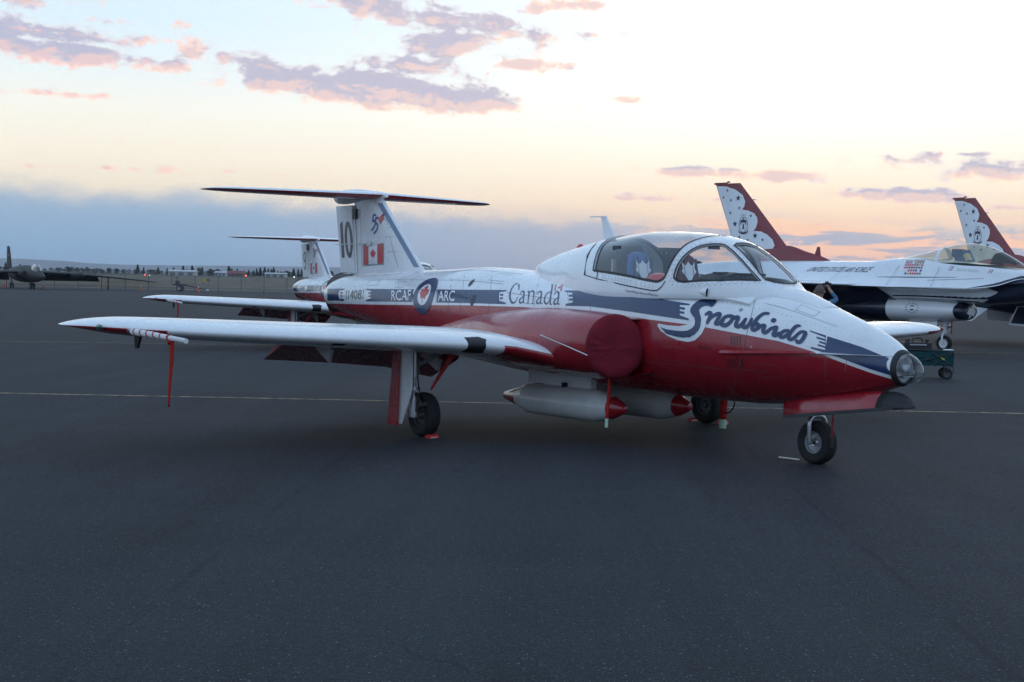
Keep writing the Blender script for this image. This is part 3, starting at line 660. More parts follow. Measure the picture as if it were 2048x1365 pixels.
        decal('fuel_vent', sf, [[(3.22, -.14), (3.34, -.14), (3.34, -.22), (3.22, -.22)]], M_BLACK, wg, off=.003, du=.05, dv=.05)
        # bare patch above the fillet
        # flap, lowered, and its track fairings
        fl = MB(); rows = []
        for yy in (.75, 1.4, 2.2, 3.0):
            xl = -5.72 - (yy - .75) * -.0; z0 = sf.raw(max(yy, .75), -.9)[2] - .02; c = .62 - .03 * (yy - .75); a = math.radians(24)
            xh = sf.raw(yy, -.93)[0] + .10
            fo = [(0, -.0), (.02, .03), (.2, .035), (.6, .02), (1.0, 0), (.6, -.012), (.2, -.02), (.02, -.018)]
            rows.append([(xh - (f * c * math.cos(a) - h * math.sin(a) * 1.0), sd * yy, z0 - .01 - f * c * math.sin(a) + h) for f, h in fo])
        fl.grid(rows, True); fl.f.append(tuple(range(8))); fl.f.append(tuple(24 + k for k in range(7, -1, -1))); fl.build('flap', M_RED, wg, angle=40)
        for xx, yy in ((-5.62, 2.55), (-5.68, 1.2)): MB().box((xx, sd * yy, sf.raw(yy, -.9)[2] - .09), (.42, .03, .14), Matrix.Rotation(.42, 3, 'Y')).build('flap_bracket', M_GREYPAINT, wg)
        if sd < 0:
            x0, y0, z0 = sf.raw(5.22, -.05)
            MB().tube([(x0 - .05, y0, z0), (x0 + .45, y0, z0 - .015), (x0 + 1.12, y0, z0 - .035)], [.022, .016, .013], 10).build('pitot_boom', M_STEEL, wg)
        lt = sf.raw(5.42, .0); MB().lathe([(-.05, .012), (.0, .03), (.05, .018), (.07, .002)], (lt[0] + .0, lt[1], lt[2]), (1, 0, 0), 12).build('position_light', mat('light_green' if sd < 0 else 'light_red', (.01, .10, .06) if sd < 0 else (.3, .02, .02), .1, coat=1), wg)
        MB().plate([(-4.62, sd * 4.9, 1.03), (-4.78, sd * 4.9, 1.03), (-4.76, sd * 4.9, .90), (-4.70, sd * 4.9, .90)], (0, 1, 0), .02).build('stall_vane', M_BLACK, wg)
    # --- fin, rudder, tailplane
    FIN = Wing([(1.55, -7.55, 2.25, 0, .075), (1.70, -7.745, 2.00, 0, .075), (2.2, -8.31, 1.22, 0, .085), (2.62, -8.79, .90, 0, .09), (2.70, -8.88, .86, 0, .09)], 1, 0, True)
    # hinge line of the rudder is straight
    FTAB = []
    for z, xl in ((1.55, -7.57), (1.70, -7.75), (2.2, -8.315), (2.62, -8.795), (2.70, -8.885)):
        hx = -9.42 - (z - 1.66) * .12; FTAB.append((z, xl, xl - hx, 0, .11 / (xl - hx) * 1.0))
    FIN = Wing(FTAB, 1, 0, True)
    fin = wing_mesh(FIN, [1.55, 1.65, 1.75, 1.9, 2.1, 2.3, 2.5, 2.62, 2.70], 14).build('fin', M_WHITE, T, angle=40)
    RUD = []
    for z in (1.665, 1.9, 2.2, 2.555):
        hx = -9.435 - (z - 1.66) * .12; tx = -9.86 - (z - 1.66) * .19; RUD.append((z, hx, hx - tx))
    rd = MB(); rows = []
    for z, hx, c in RUD:
        rows.append([(hx, -.038, z), (hx - c * .5, -.024, z), (hx - c, -.004, z), (hx - c, .004, z), (hx - c * .5, .024, z), (hx, .038, z)])
    rd.grid(rows, True); rd.f.append(tuple(range(6))); rd.f.append(tuple(18 + k for k in range(5, -1, -1))); rud = rd.build('rudder', M_WHITE, T, angle=40)
    MB().box((-9.75, 0, 1.60), (.34, .06, .11)).build('rudder_fairing', M_WHITE, fin)
    MB().box((-9.46, 0, 2.44), (.07, .085, .13)).build('hinge_recess', M_DKMETAL, fin)
    for sd in (-1, 1):
        tp = Wing([(.0, -8.72, 1.18, 2.665, .085), (1.0, -8.98, .92, 2.665, .085), (1.8, -9.19, .70, 2.665, .085), (1.98, -9.27, .58, 2.665, .08), (2.08, -9.38, .42, 2.666, .07), (2.127, -9.50, .20, 2.667, .05)], sd, 0.0)
        t = wing_mesh(tp, [0, .1, .3, .6, 1, 1.4, 1.8, 1.9, 1.98, 2.04, 2.08, 2.11, 2.127], 12).build('tailplane', mat('tailplane_paint', rough=.3, coat=.4, build=_tailpaint), T, angle=50)
        decal('elevator_joint', tp, [[(.2, .83), (2.0, .83), (2.0, .84), (.2, .84)]], M_LINE, t, off=.002, du=.1, dv=.1)
        decal('elevator_joint', tp, [[(.2, -.83), (2.0, -.83), (2.0, -.84), (.2, -.84)]], M_LINE, t, off=.002, du=.1, dv=.1)
    BUL = Body([(-10.08, 2.70, 2.655, .02, 2.675, 2, 2, 0), (-9.98, 2.745, 2.59, .055, 2.67, 2, 2, 0), (-9.75, 2.772, 2.575, .075, 2.67, 2, 2, 0), (-9.5, 2.77, 2.59, .08, 2.67, 2, 2, 0), (-9.1, 2.735, 2.60, .07, 2.67, 2, 2, 0), (-8.85, 2.71, 2.61, .06, 2.66, 2, 2, 0), (-8.70, 2.675, 2.63, .03, 2.655, 2, 2, 0)])
    surf_mesh(BUL, lin(-10.08, -8.70, 24), [360 * k / 24 for k in range(24)], True, cap0=True, cap1=True).build('bullet_fairing', M_WHITE, T)
    MB().tube([(-9.02, -.05, 2.04), (-9.02, -.085, 2.04)], .035, 12).tube([(-9.0, -.08, 2.04), (-9.2, -.10, 2.04), (-9.75, -.16, 2.03)], [.018, .008, .004], 6).build('static_probe', M_GREYPAINT, fin)
    # --- landing gear
    for sd in (-1, 1):
        y = sd * 2.03
        st = MB().tube([(-4.66, y, 1.0), (-4.66, y, .62)], .052, 14).tube([(-4.66, y, .62), (-4.66, y, .36)], .034, 14).tube([(-4.66, y, .40), (-4.66, y, .20)], .05, 14).tube([(-4.66, y, .50), (-4.66, y, .47)], .062, 14).tube([(-4.66, y, .22), (-4.66, y - sd * .14, .22)], .035, 12).build('main_strut', M_STEEL, T, angle=40)
        MB().tube([(-4.66, y, .60), (-4.66, y, .42)], .036, 14).build('oleo', M_CHROME, st)
        MB().tube([(-4.66, y, .46), (-4.50, y, .34)], .014, 8).tube([(-4.50, y, .34), (-4.66, y, .24)], .014, 8).box((-4.49, y, .34), (.05, .07, .03)).build('torque_link', M_DKMETAL, st)
        MB().tube([(-4.66, y, .70), (-4.62, y - sd * .55, .96)], .024, 8).build('side_brace', M_STEEL, st)
        MB().tube([(-4.60, y, .95), (-4.58, y - .01, .6), (-4.56, y, .45), (-4.58, y - sd * .03, .25)], .007, 6).tube([(-4.70, y, .95), (-4.71, y + .02, .5), (-4.69, y, .25)], .007, 6).build('brake_hose', M_BLACK, st)
        wheel(T, (-4.655, sd * 1.91, .222), .222, .15, hub=M_DKMETAL)
        # outer leg door, red outside, white plate edge forward
        MB().plate([(-4.57, y + sd * .075, .93), (-4.78, y + sd * .10, .93), (-4.78, y + sd * .10, .14), (-4.715, y + sd * .10, .13), (-4.60, y + sd * .085, .38), (-4.57, y + sd * .075, .50)], (0, 1, 0), sd * .022).build('leg_door', M_WHITE, T, angle=20)
        MB().plate([(-4.725, y + sd * .125, .95), (-4.825, y + sd * .13, .95), (-4.905, y + sd * .15, .115), (-4.725, y + sd * .14, .115)], (0, 1, 0), sd * .012).build('leg_door', M_RED, T, angle=20)
        MB().plate([(-4.42, y - sd * .40, .92), (-4.42, y - sd * .31, .92), (-4.44, y - sd * .05, .50), (-4.44, y - sd * .06, .48)], (1, 0, 0), .012).build('inner_door', M_RED, T, angle=20)
    ns = MB().tube([(-1.16, 0, .70), (-1.16, 0, .44)], .045, 14).build('nose_strut', M_STEEL, T, angle=40)
    for sy in (-1, 1):
        MB().tube(spline([(-1.16, 0, .43), (-1.158, sy * .055, .425), (-1.155, sy * .095, .385), (-1.152, sy * .10, .30), (-1.15, sy * .092, .19)], 5), .021, 10).build('fork_arm', M_STEEL, ns)
    MB().tube([(-1.15, -.11, .195), (-1.15, .11, .195)], .016, 10).build('axle', M_DKMETAL, ns)
    wheel(T, (-1.15, 0, .196), .196, .14, hub=M_STEEL, hr=.50, name='nose_wheel')
    MB().tube([(-.915, -.05, .66), (-.935, -.05, .25)], .008, 8).build('steering_link', M_RED, ns); MB().box((-.935, -.05, .215), (.022, .026, .09)).build('link_end', M_BLACK, ns)
    # nose gear door: curved shell beside the leg, black forward end
    up = [(-1.36, .545), (-1.10, .60), (-.80, .655), (-.50, .70), (-.30, .71), (-.20, .715), (-.10, .708), (-.03, .68), (.03, .63), (.05, .60)]
    lo = [(-1.34, .40), (-1.10, .435), (-.80, .475), (-.50, .515), (-.30, .545), (-.20, .558), (-.10, .572), (-.03, .582), (.03, .592), (.05, .597)]
    def door(i0, i1, nm, m):
        g = []
        for (xu, zu), (xl, zl) in list(zip(up, lo))[i0:i1]:
            r = []
            for k in range(7):
                t = k / 6; r.append((xl + (xu - xl) * t, -.235 + (.02 + .08 * min(1, max(0, (xu + 1.36) / .8))) * (t ** 2.2), zl + (zu - zl) * t))
            g.append(r)
        d = MB().grid(g).build(nm, m, T); s2 = d.modifiers.new('thick', 'SOLIDIFY'); s2.thickness = .014; return d
    door(0, 5, 'nose_gear_door', M_RED); door(4, 10, 'nose_gear_door', M_BLACK)
    MB().box((-.72, -.235, .50), (1.25, .012, .03), Matrix.Rotation(-.135, 3, 'Y')).build('door_edge', M_DKMETAL, ns)
    # --- smoke pods under the belly
    for sy in (-1, 1):
        y = sy * .43; zc = .335
        pod = MB().lathe([(-5.06, .105), (-4.87, .160), (-4.85, .162), (-4.2, .164), (-3.74, .162), (-3.71, .160), (-3.48, .112)], (0, y, zc), (1, 0, 0), 32, cap=False).build('smoke_pod', M_GREYPAINT, T, angle=7)
        MB().lathe([(-5.35, .03), (-5.33, .045), (-5.06, .1055)], (0, y, zc), (1, 0, 0), 32).build('pod_tail_cone', M_RED, pod)
        MB().lathe([(-3.48, .1125), (-3.33, .052), (-3.305, .035), (-3.298, .01)], (0, y, zc), (1, 0, 0), 32).build('pod_nose_cone', M_RED, pod)
        MB().plate([(-4.93, y, .72), (-4.93, y, .505), (-4.60, y, .49), (-3.86, y, .49), (-3.84, y, .72)], (0, 1, 0), .075).build('pod_pylon', M_GREYPAINT, pod, angle=20)
        MB().box((-4.72, y + .03, .487), (.16, .09, .03)).build('pod_clamp', M_BLACK, pod); MB().box((-4.25, y - .01, .515), (.03, .1, .05)).build('pod_clamp', M_BLACK, pod)
    MB().plate([(-5.4, -.02, .62), (-5.0, -.3, .62), (-4.2, -.5, .62), (-3.6, -.52, .62), (-3.6, .52, .62), (-4.2, .5, .62), (-5.0, .3, .62), (-5.4, .02, .62)], (0, 0, 1), .05).build('belly_panel', M_GREYPAINT, T, angle=20)
    # --- masts, scoops, vents
    MB().plate([(-4.20, -.012, 1.99), (-4.02, -.012, 2.02), (-4.205, -.008, 2.262), (-4.275, -.008, 2.262)], (0, 1, 0), .022).plate([(-4.205, -.02, 2.262), (-4.21, .02, 2.262), (-4.46, .012, 2.268), (-4.46, -.012, 2.268)], (0, 0, 1), .012).build('blade_aerial', M_WHITE, T, angle=20)
    MB().lathe([(0, .05), (.03, .045), (.055, .02), (.06, .003)], (-4.62, 0, 1.93), (0, 0, 1), 16).build('beacon', M_DRED, T)
    dress_tutor(T, fus, fin, rud, skin_line)
    return T
def _tailpaint(nt, b):
    p = ncoord(nt); g = nt.nodes.new('ShaderNodeNewGeometry'); nx, ny, nz = nsep(nt, V(nt, g.outputs['Normal']))
    c = nmix(nt, (nz * -1.0).step(-.05, .05), dirt(nt, p, WHITE, .16), dirt(nt, p, RED, .1)); nt.links.new(c.k, b.inputs['Base Color']); paint_lines(nt, b, p)
# outlines of the markings, measured on the fuselage: (x in metres, degrees round the body)
MK = {
    'stripe': [[(-9.5891,18.65),(-9.1613,17.58),(-9.1439,-14.04),(-9.5877,-19.83)],[(-8.3146,22.02),(-8.1325,22.9),(-7.953,23.72),(-7.7754,24.51),(-7.5988,25.29),(-7.4251,26.07),(-7.2522,26.82),(-7.164,7.82),(-7.341,6.55),(-7.5201,5.18),(-7.7023,3.62),(-7.8838,1.87),(-8.0668,-0.11),(-8.2531,-2.14)],[(-6.7147,28.53),(-6.5412,28.92),(-6.3718,29.42),(-6.2071,30.14),(-6.0462,31.0),(-5.8937,31.93),(-5.7442,32.93),(-5.5975,33.97),(-5.4532,35.01),(-5.3649,35.67),(-5.2397,19.7),(-5.3322,19.01),(-5.4811,18.0),(-5.6322,17.01),(-5.786,16.03),(-5.9424,15.08),(-6.107,14.05),(-6.2744,13.06),(-6.4453,12.1),(-6.6198,11.16)],[(-3.9949,44.82),(-3.9612,44.95),(-3.8297,44.8),(-3.7019,44.55),(-3.5821,44.26),(-3.4638,43.94),(-3.3474,43.62),(-3.2331,43.33),(-3.1217,43.09),(-3.0728,42.78),(-2.9515,42.06),(-2.8382,41.53),(-2.7312,41.13),(-2.6281,40.78),(-2.5344,40.31),(-2.4421,39.81),(-2.3512,39.28),(-2.3077,31.46),(-2.2847,23.9),(-2.3727,24.34),(-2.4635,24.8),(-2.5554,25.22),(-2.6574,25.65),(-2.7616,26.09),(-2.869,26.55),(-2.9809,27.07),(-3.026,27.24),(-3.1343,27.68),(-3.2442,28.15),(-3.3558,28.64),(-3.4692,29.13),(-3.5843,29.62),(-3.7051,29.38),(-3.8276,29.07),(-3.8607,28.96),(-3.9018,36.35)],[(-9.1613,17.58),(-9.0432,18.0),(-9.0328,15.52),(-9.142,12.45)],[(-9.1323,8.86),(-9.0712,9.24),(-9.0633,4.98),(-9.1248,4.52)],[(-9.122,0.97),(-9.067,1.44),(-9.067,-2.7),(-9.1223,-3.24)],[(-9.126,-6.69),(-9.0209,-8.86),(-9.0297,-12.38),(-9.1439,-14.04)],[(-8.3146,22.02),(-8.4625,21.26),(-8.4519,19.16),(-8.2948,18.03)],[(-8.2832,15.25),(-8.3589,14.71),(-8.3477,11.29),(-8.2718,11.9)],[(-8.2646,9.19),(-8.332,8.59),(-8.326,5.22),(-8.2583,5.89)],[(-8.2549,3.19),(-8.39,-1.07),(-8.3909,-3.71),(-8.2531,-2.14)],[(-5.3649,35.67),(-5.2363,36.66),(-5.2219,35.32),(-5.3384,32.99)],[(-5.3212,31.14),(-5.2538,31.65),(-5.2342,29.43),(-5.3019,28.91)],[(-5.2876,27.13),(-5.2273,27.59),(-5.2112,25.44),(-5.2717,24.97)],[(-5.2601,23.23),(-5.1287,22.42),(-5.119,20.66),(-5.2397,19.7)],[(-3.9949,44.82),(-4.1348,44.2),(-4.1147,42.73),(-3.9565,41.89)],[(-3.9349,39.97),(-4.0065,39.71),(-3.9851,37.52),(-3.9137,37.78)],[(-3.8995,36.04),(-3.9625,35.82),(-3.948,33.76),(-3.8852,33.98)],[(-3.8757,32.33),(-3.9925,30.17),(-3.9854,28.48),(-3.8607,28.96)],[(-2.3512,39.28),(-2.2312,38.64),(-2.2233,37.38),(-2.3343,36.73)],[(-2.3242,34.97),(-2.2628,34.65),(-2.2527,32.55),(-2.3138,32.86)],[(-2.3065,31.15),(-2.2523,30.88),(-2.2446,28.8),(-2.2989,29.08)],[(-2.2935,27.38),(-2.1821,25.13),(-2.1779,23.39),(-2.2847,23.9)]],
    'nose_stripe': [[(-0.7832,32.33),(-0.7183,31.8),(-0.6546,31.28),(-0.5919,30.84),(-0.5307,30.63),(-0.4705,30.64),(-0.4099,29.63),(-0.3513,28.66),(-0.2966,28.2),(-0.2431,27.82),(-0.1933,-28.91),(-0.2467,-19.77),(-0.3024,-13.69),(-0.3609,-9.52),(-0.4241,-5.18),(-0.4901,-1.63),(-0.5579,1.43),(-0.6272,4.19),(-0.6946,6.29),(-0.7633,8.22),(-0.7673,20.08)],[(-0.7982,32.68),(-0.8766,33.22),(-0.9556,33.66),(-0.9513,32.3),(-0.8703,31.07),(-0.7901,29.65)],[(-0.7841,27.14),(-0.8731,28.08),(-0.8673,25.74),(-0.7785,24.64)],[(-0.7735,22.17),(-0.8373,23.1),(-0.8325,20.73),(-0.7689,19.69)],[(-0.7649,17.23),(-0.8414,18.6),(-0.8375,16.28),(-0.7614,14.77)],[(-0.7583,12.31),(-0.8271,12.79),(-0.8966,13.22),(-0.8941,11.23),(-0.8235,9.64),(-0.754,7.88)]],
    'big_s': [[(-1.9838,46.67),(-2.0137,48.78),(-2.0795,48.3),(-2.1283,45.31),(-2.1661,41.81),(-2.1889,37.56),(-2.1928,33.43),(-2.1785,30.8),(-2.1442,27.95),(-2.1174,26.37),(-2.1013,23.25),(-2.0992,19.4),(-2.1239,16.5),(-2.1704,13.96),(-2.24,12.9),(-2.3018,12.79),(-2.3544,12.91),(-2.43,13.22),(-2.485,14.06),(-2.5218,15.12),(-2.5008,13.13),(-2.4502,10.18),(-2.4776,10.39),(-2.4167,8.33),(-2.3304,7.14),(-2.2779,6.73),(-2.2264,6.48),(-2.1462,7.53),(-2.089,10.81),(-2.049,14.67),(-2.0318,19.09),(-2.0367,24.49),(-2.0542,28.25),(-2.0848,31.95),(-2.0966,33.87),(-2.089,36.43),(-2.0588,38.3),(-2.0253,38.77),(-1.9779,37.7),(-1.9638,41.18),(-1.9701,44.7)]],
    's_outline': [[(-2.5532,18.16),(-2.49,17.65),(-2.4272,17.13),(-2.3517,17.25),(-2.2784,17.37),(-2.2261,18.54),(-2.1752,19.7),(-2.1154,23.92),(-2.1209,30.72),(-2.0732,31.11),(-2.0263,31.52),(-1.9799,31.94),(-1.9746,27.73),(-1.9733,23.59),(-1.9755,19.45),(-1.992,15.54),(-2.0109,11.58),(-2.0468,8.35),(-2.084,5.04),(-2.162,2.78),(-2.2246,3.12),(-2.2884,3.46),(-2.354,5.08),(-2.4212,6.71),(-2.4683,8.95),(-2.5157,11.19),(-2.5589,15.55)]],
    'script': [[(-2.0015,30.42),(-1.9762,32.09),(-1.9503,30.28),(-1.9541,26.53),(-1.9627,22.82)],[(-1.9625,25.06),(-1.917,29.69),(-1.8805,31.77),(-1.8541,30.85),(-1.8601,26.72),(-1.8707,22.94),(-1.8385,22.93),(-1.8009,26.15)],[(-1.7518,31.16),(-1.7925,29.75),(-1.8139,25.3),(-1.7981,22.17),(-1.7545,22.32),(-1.7202,26.2),(-1.7179,30.42),(-1.7525,31.31)],[(-1.7208,30.38),(-1.6966,30.1),(-1.6758,31.34)],[(-1.6758,31.34),(-1.6594,30.34),(-1.6615,25.61),(-1.6535,22.6),(-1.6202,22.72),(-1.5964,26.64),(-1.5858,30.22)],[(-1.5858,30.22),(-1.5885,25.22),(-1.5765,22.38),(-1.544,23.24),(-1.5269,27.63),(-1.5284,31.12)],[(-1.3996,40.39),(-1.4378,39.39),(-1.4678,34.46),(-1.4851,27.93),(-1.4886,22.6),(-1.4651,20.79),(-1.4323,23.11),(-1.402,26.81)],[(-1.4892,24.74),(-1.4634,27.0),(-1.4362,26.18),(-1.4352,23.07)],[(-1.402,26.81),(-1.3772,26.65),(-1.3755,22.22),(-1.3572,19.88),(-1.3318,21.61),(-1.3089,24.98)],[(-1.3089,24.98),(-1.2846,26.7),(-1.2604,27.47),(-1.2621,23.21),(-1.2672,19.5),(-1.245,18.81),(-1.2181,22.19)],[(-1.144,26.95),(-1.1773,25.38),(-1.201,21.22),(-1.1911,18.24),(-1.1585,19.26),(-1.134,23.45)],[(-1.0618,35.4),(-1.0868,34.25),(-1.1039,29.01),(-1.1197,22.39),(-1.1132,18.34),(-1.0887,17.52),(-1.0638,20.59),(-1.0454,24.76)],[(-1.0454,24.76),(-1.0224,28.77),(-0.9908,29.69),(-0.9783,27.33),(-0.984,21.67),(-1.0021,16.7),(-1.0258,15.77),(-1.0377,17.64)]],
    'script_dot': [[(-1.3348,33.73)],[(-1.2943,34.86)]],
    'canada': [[(-5.0802,46.86),(-5.0346,42.77),(-4.9983,39.26),(-5.066,44.23),(-5.1357,46.96),(-5.1627,46.51),(-5.1596,42.21),(-5.1412,36.42),(-5.1105,31.73),(-5.0685,27.43),(-5.0126,23.9),(-4.9696,23.65),(-4.9344,26.0),(-4.9311,30.56)],[(-4.9054,34.56),(-4.9176,36.9),(-4.9025,38.15),(-4.8646,37.38),(-4.8218,32.95),(-4.7937,28.22),(-4.7742,25.76),(-4.7439,26.04)],[(-4.8233,32.93),(-4.855,29.89),(-4.8675,27.09),(-4.8378,24.94),(-4.8097,25.65),(-4.7899,28.25)],[(-4.8011,38.68),(-4.7724,38.67),(-4.7177,32.46),(-4.6868,25.68)],[(-4.713,25.45),(-4.657,25.93)],[(-4.7473,36.42),(-4.7372,39.47),(-4.6904,39.58),(-4.6429,35.8),(-4.5905,26.47)],[(-4.6226,26.0),(-4.5564,26.52)],[(-4.5761,36.73),(-4.5924,39.28),(-4.5743,40.39),(-4.5315,39.41),(-4.4854,34.58),(-4.4643,30.39),(-4.4449,27.8),(-4.4156,28.02)],[(-4.491,34.76),(-4.5216,31.92),(-4.5338,29.24),(-4.5061,27.12),(-4.479,27.75),(-4.4615,30.2)],[(-4.3627,40.89),(-4.4003,40.18),(-4.4144,37.28),(-4.4057,32.92),(-4.3775,29.34),(-4.3362,27.99),(-4.3086,29.83),(-4.2971,33.21)],[(-4.5152,51.39),(-4.483,51.26),(-4.3539,41.43),(-4.285,32.04),(-4.2633,28.33),(-4.2384,28.51)],[(-4.2573,38.41),(-4.2717,40.66),(-4.2576,41.95),(-4.2115,40.98),(-4.1605,36.13),(-4.1392,31.76),(-4.1225,29.3),(-4.0956,29.67)],[(-4.1636,36.32),(-4.1942,33.44),(-4.2108,30.9),(-4.1889,28.85),(-4.1582,29.26),(-4.1371,31.78)]],
    'flag_bars': [[(-4.4423,51.97),(-4.4136,52.05),(-4.2957,43.28),(-4.3255,43.22)],[(-4.3319,52.48),(-4.3035,52.54),(-4.1826,43.62),(-4.2151,43.55)]],
    'flag_leaf': [[(-4.3006,47.26),(-4.3508,50.34),(-4.2765,47.4)]],
    't_serial': [[(-8.9688,-5.7),(-8.4691,0.64),(-8.9859,12.35)]],
    't_rcaf': [[(-7.7341,5.36),(-7.2438,9.36),(-7.7893,21.78)]],
    't_arc': [[(-6.5825,13.26),(-6.2082,15.24),(-6.6428,26.56)]],
    't_name': [[(-3.1407,45.28),(-2.6536,42.21),(-3.2341,50.6)]],
    't_rescue': [[(-2.0361,-2.48),(-1.8971,-2.23),(-2.0359,0.48)]],
    't_tri': [[(-3.903,57.38),(-3.8498,58.13),(-3.7284,48.66)]],
    't_stencil': [[(-3.9874,51.05),(-3.8327,51.02),(-4.0858,56.56)]],
    'bars2': [[(-7.2443,24.13),(-7.2309,24.2),(-7.1782,7.78),(-7.1919,7.67)],[(-6.7151,25.77),(-6.7005,25.82),(-6.6453,11.44),(-6.66,11.34)]],
    'roundel': [[(-6.9281,16.95),(-7.0427,51.16),(-6.9329,-10.66),(-7.1695,11.34),(-6.7487,29.72)]],
    'vents': [[(-1.687,12.1),(-1.6735,3.61)],[(-1.6561,12.4),(-1.6421,3.89)],[(-1.6253,12.7),(-1.6108,4.18)],[(-1.5947,13.01),(-1.5797,4.46)],[(-1.7248,-9.94),(-1.7321,-20.4)],[(-1.6869,-9.64),(-1.6936,-20.15)],[(-1.6493,-9.35),(-1.6554,-19.9)],[(-1.6119,-9.05),(-1.6176,-19.66)],[(-1.5748,-8.75),(-1.5799,-19.41)]],
    'holes': [[(-6.0371,41.16)],[(-5.8189,19.35)],[(-2.1794,55.43)],[(-1.6765,39.13)],[(-1.4656,4.1)]],
    'panel': [[(-4.9649,65.57),(-4.8475,65.99),(-4.7306,66.29),(-4.6092,66.19),(-4.4811,65.6)],[(-4.917,61.51),(-4.7273,48.4),(-4.6253,39.05),(-4.5758,31.12),(-4.5578,23.6)],[(-4.4811,65.6),(-4.1925,50.1),(-4.0523,41.63),(-3.9758,35.14),(-3.9298,29.17)],[(-6.7021,60.37),(-6.5189,44.8),(-6.4216,34.0),(-6.363,24.78),(-6.3304,16.24),(-6.3186,7.94),(-6.3248,-0.37),(-6.3438,-8.68)],[(-5.9623,68.89),(-5.7632,54.2),(-5.6435,44.02),(-5.5619,35.52),(-5.5063,27.85),(-5.4707,20.59),(-5.4516,13.5),(-5.4467,6.42),(-5.4535,-0.72)],[(-8.051,68.52),(-7.7843,44.73),(-7.6782,31.1),(-7.6241,19.63),(-7.6045,8.87),(-7.6126,-1.75),(-7.6445,-12.14),(-7.7084,-23.53),(-7.8298,-37.78)],[(-8.3268,47.52),(-8.2073,32.08),(-8.1532,19.72),(-8.138,8.28),(-8.1533,-2.9),(-8.1976,-13.98),(-8.2834,-26.79),(-8.4592,-45.13)],[(-8.8941,43.2),(-8.7871,25.89),(-8.7546,11.34),(-8.7731,-2.66),(-8.841,-16.94),(-8.996,-36.06)],[(-7.3956,73.2),(-7.224,51.3)],[(-6.5192,67.06),(-6.3115,50.68),(-6.2041,40.24),(-6.1346,31.52),(-6.0899,23.59),(-6.0646,16.05),(-6.0556,8.65),(-6.0613,1.23),(-6.0776,-6.2)],[(-4.5689,98.6),(-3.8762,55.9),(-3.6948,44.64),(-3.6213,37.73),(-3.5845,31.75),(-3.5659,25.89)],[(-0.576,32.24),(-0.5656,20.14),(-0.5643,8.42),(-0.5716,-3.24),(-0.5892,-15.26)],[(-0.7991,31.29),(-0.7779,22.09),(-0.7637,13.01),(-0.756,3.95),(-0.7556,-5.28),(-0.7642,-14.96),(-0.7818,-25.33),(-0.8095,-36.66),(-0.8507,-49.34),(-0.9139,-64.32)],[(-1.623,53.48),(-1.5845,45.72),(-1.5589,38.78),(-1.5423,32.33),(-1.5326,26.19),(-1.5286,20.23),(-1.5298,14.39),(-1.5355,8.59),(-1.5454,2.79),(-1.5598,-3.26),(-1.5829,-9.7),(-1.6134,-16.42),(-1.6515,-23.52),(-1.698,-31.1),(-1.755,-39.31),(-1.8273,-48.5),(-1.929,-59.77),(-2.1334,-79.07)]],
    'ledge': [[(-1.7978,-4.36),(-1.6892,-3.5),(-1.5834,-2.63),(-1.4792,-1.71),(-1.3774,-0.75),(-1.2777,0.14),(-1.18,1.06),(-1.0841,2.08),(-0.99,3.26),(-0.8978,4.63),(-0.8071,6.21),(-0.7177,7.42),(-0.6301,8.89),(-0.5445,10.79),(-0.4511,14.35),(-0.3621,19.36),(-0.2852,27.45),(-0.2141,40.43)]],
    'c_name': [[(-3.0834,3.01),(-2.6249,0.23),(-3.0976,5.16)]],
    'c_scoop': [[(-2.0479,5.55)]],
}
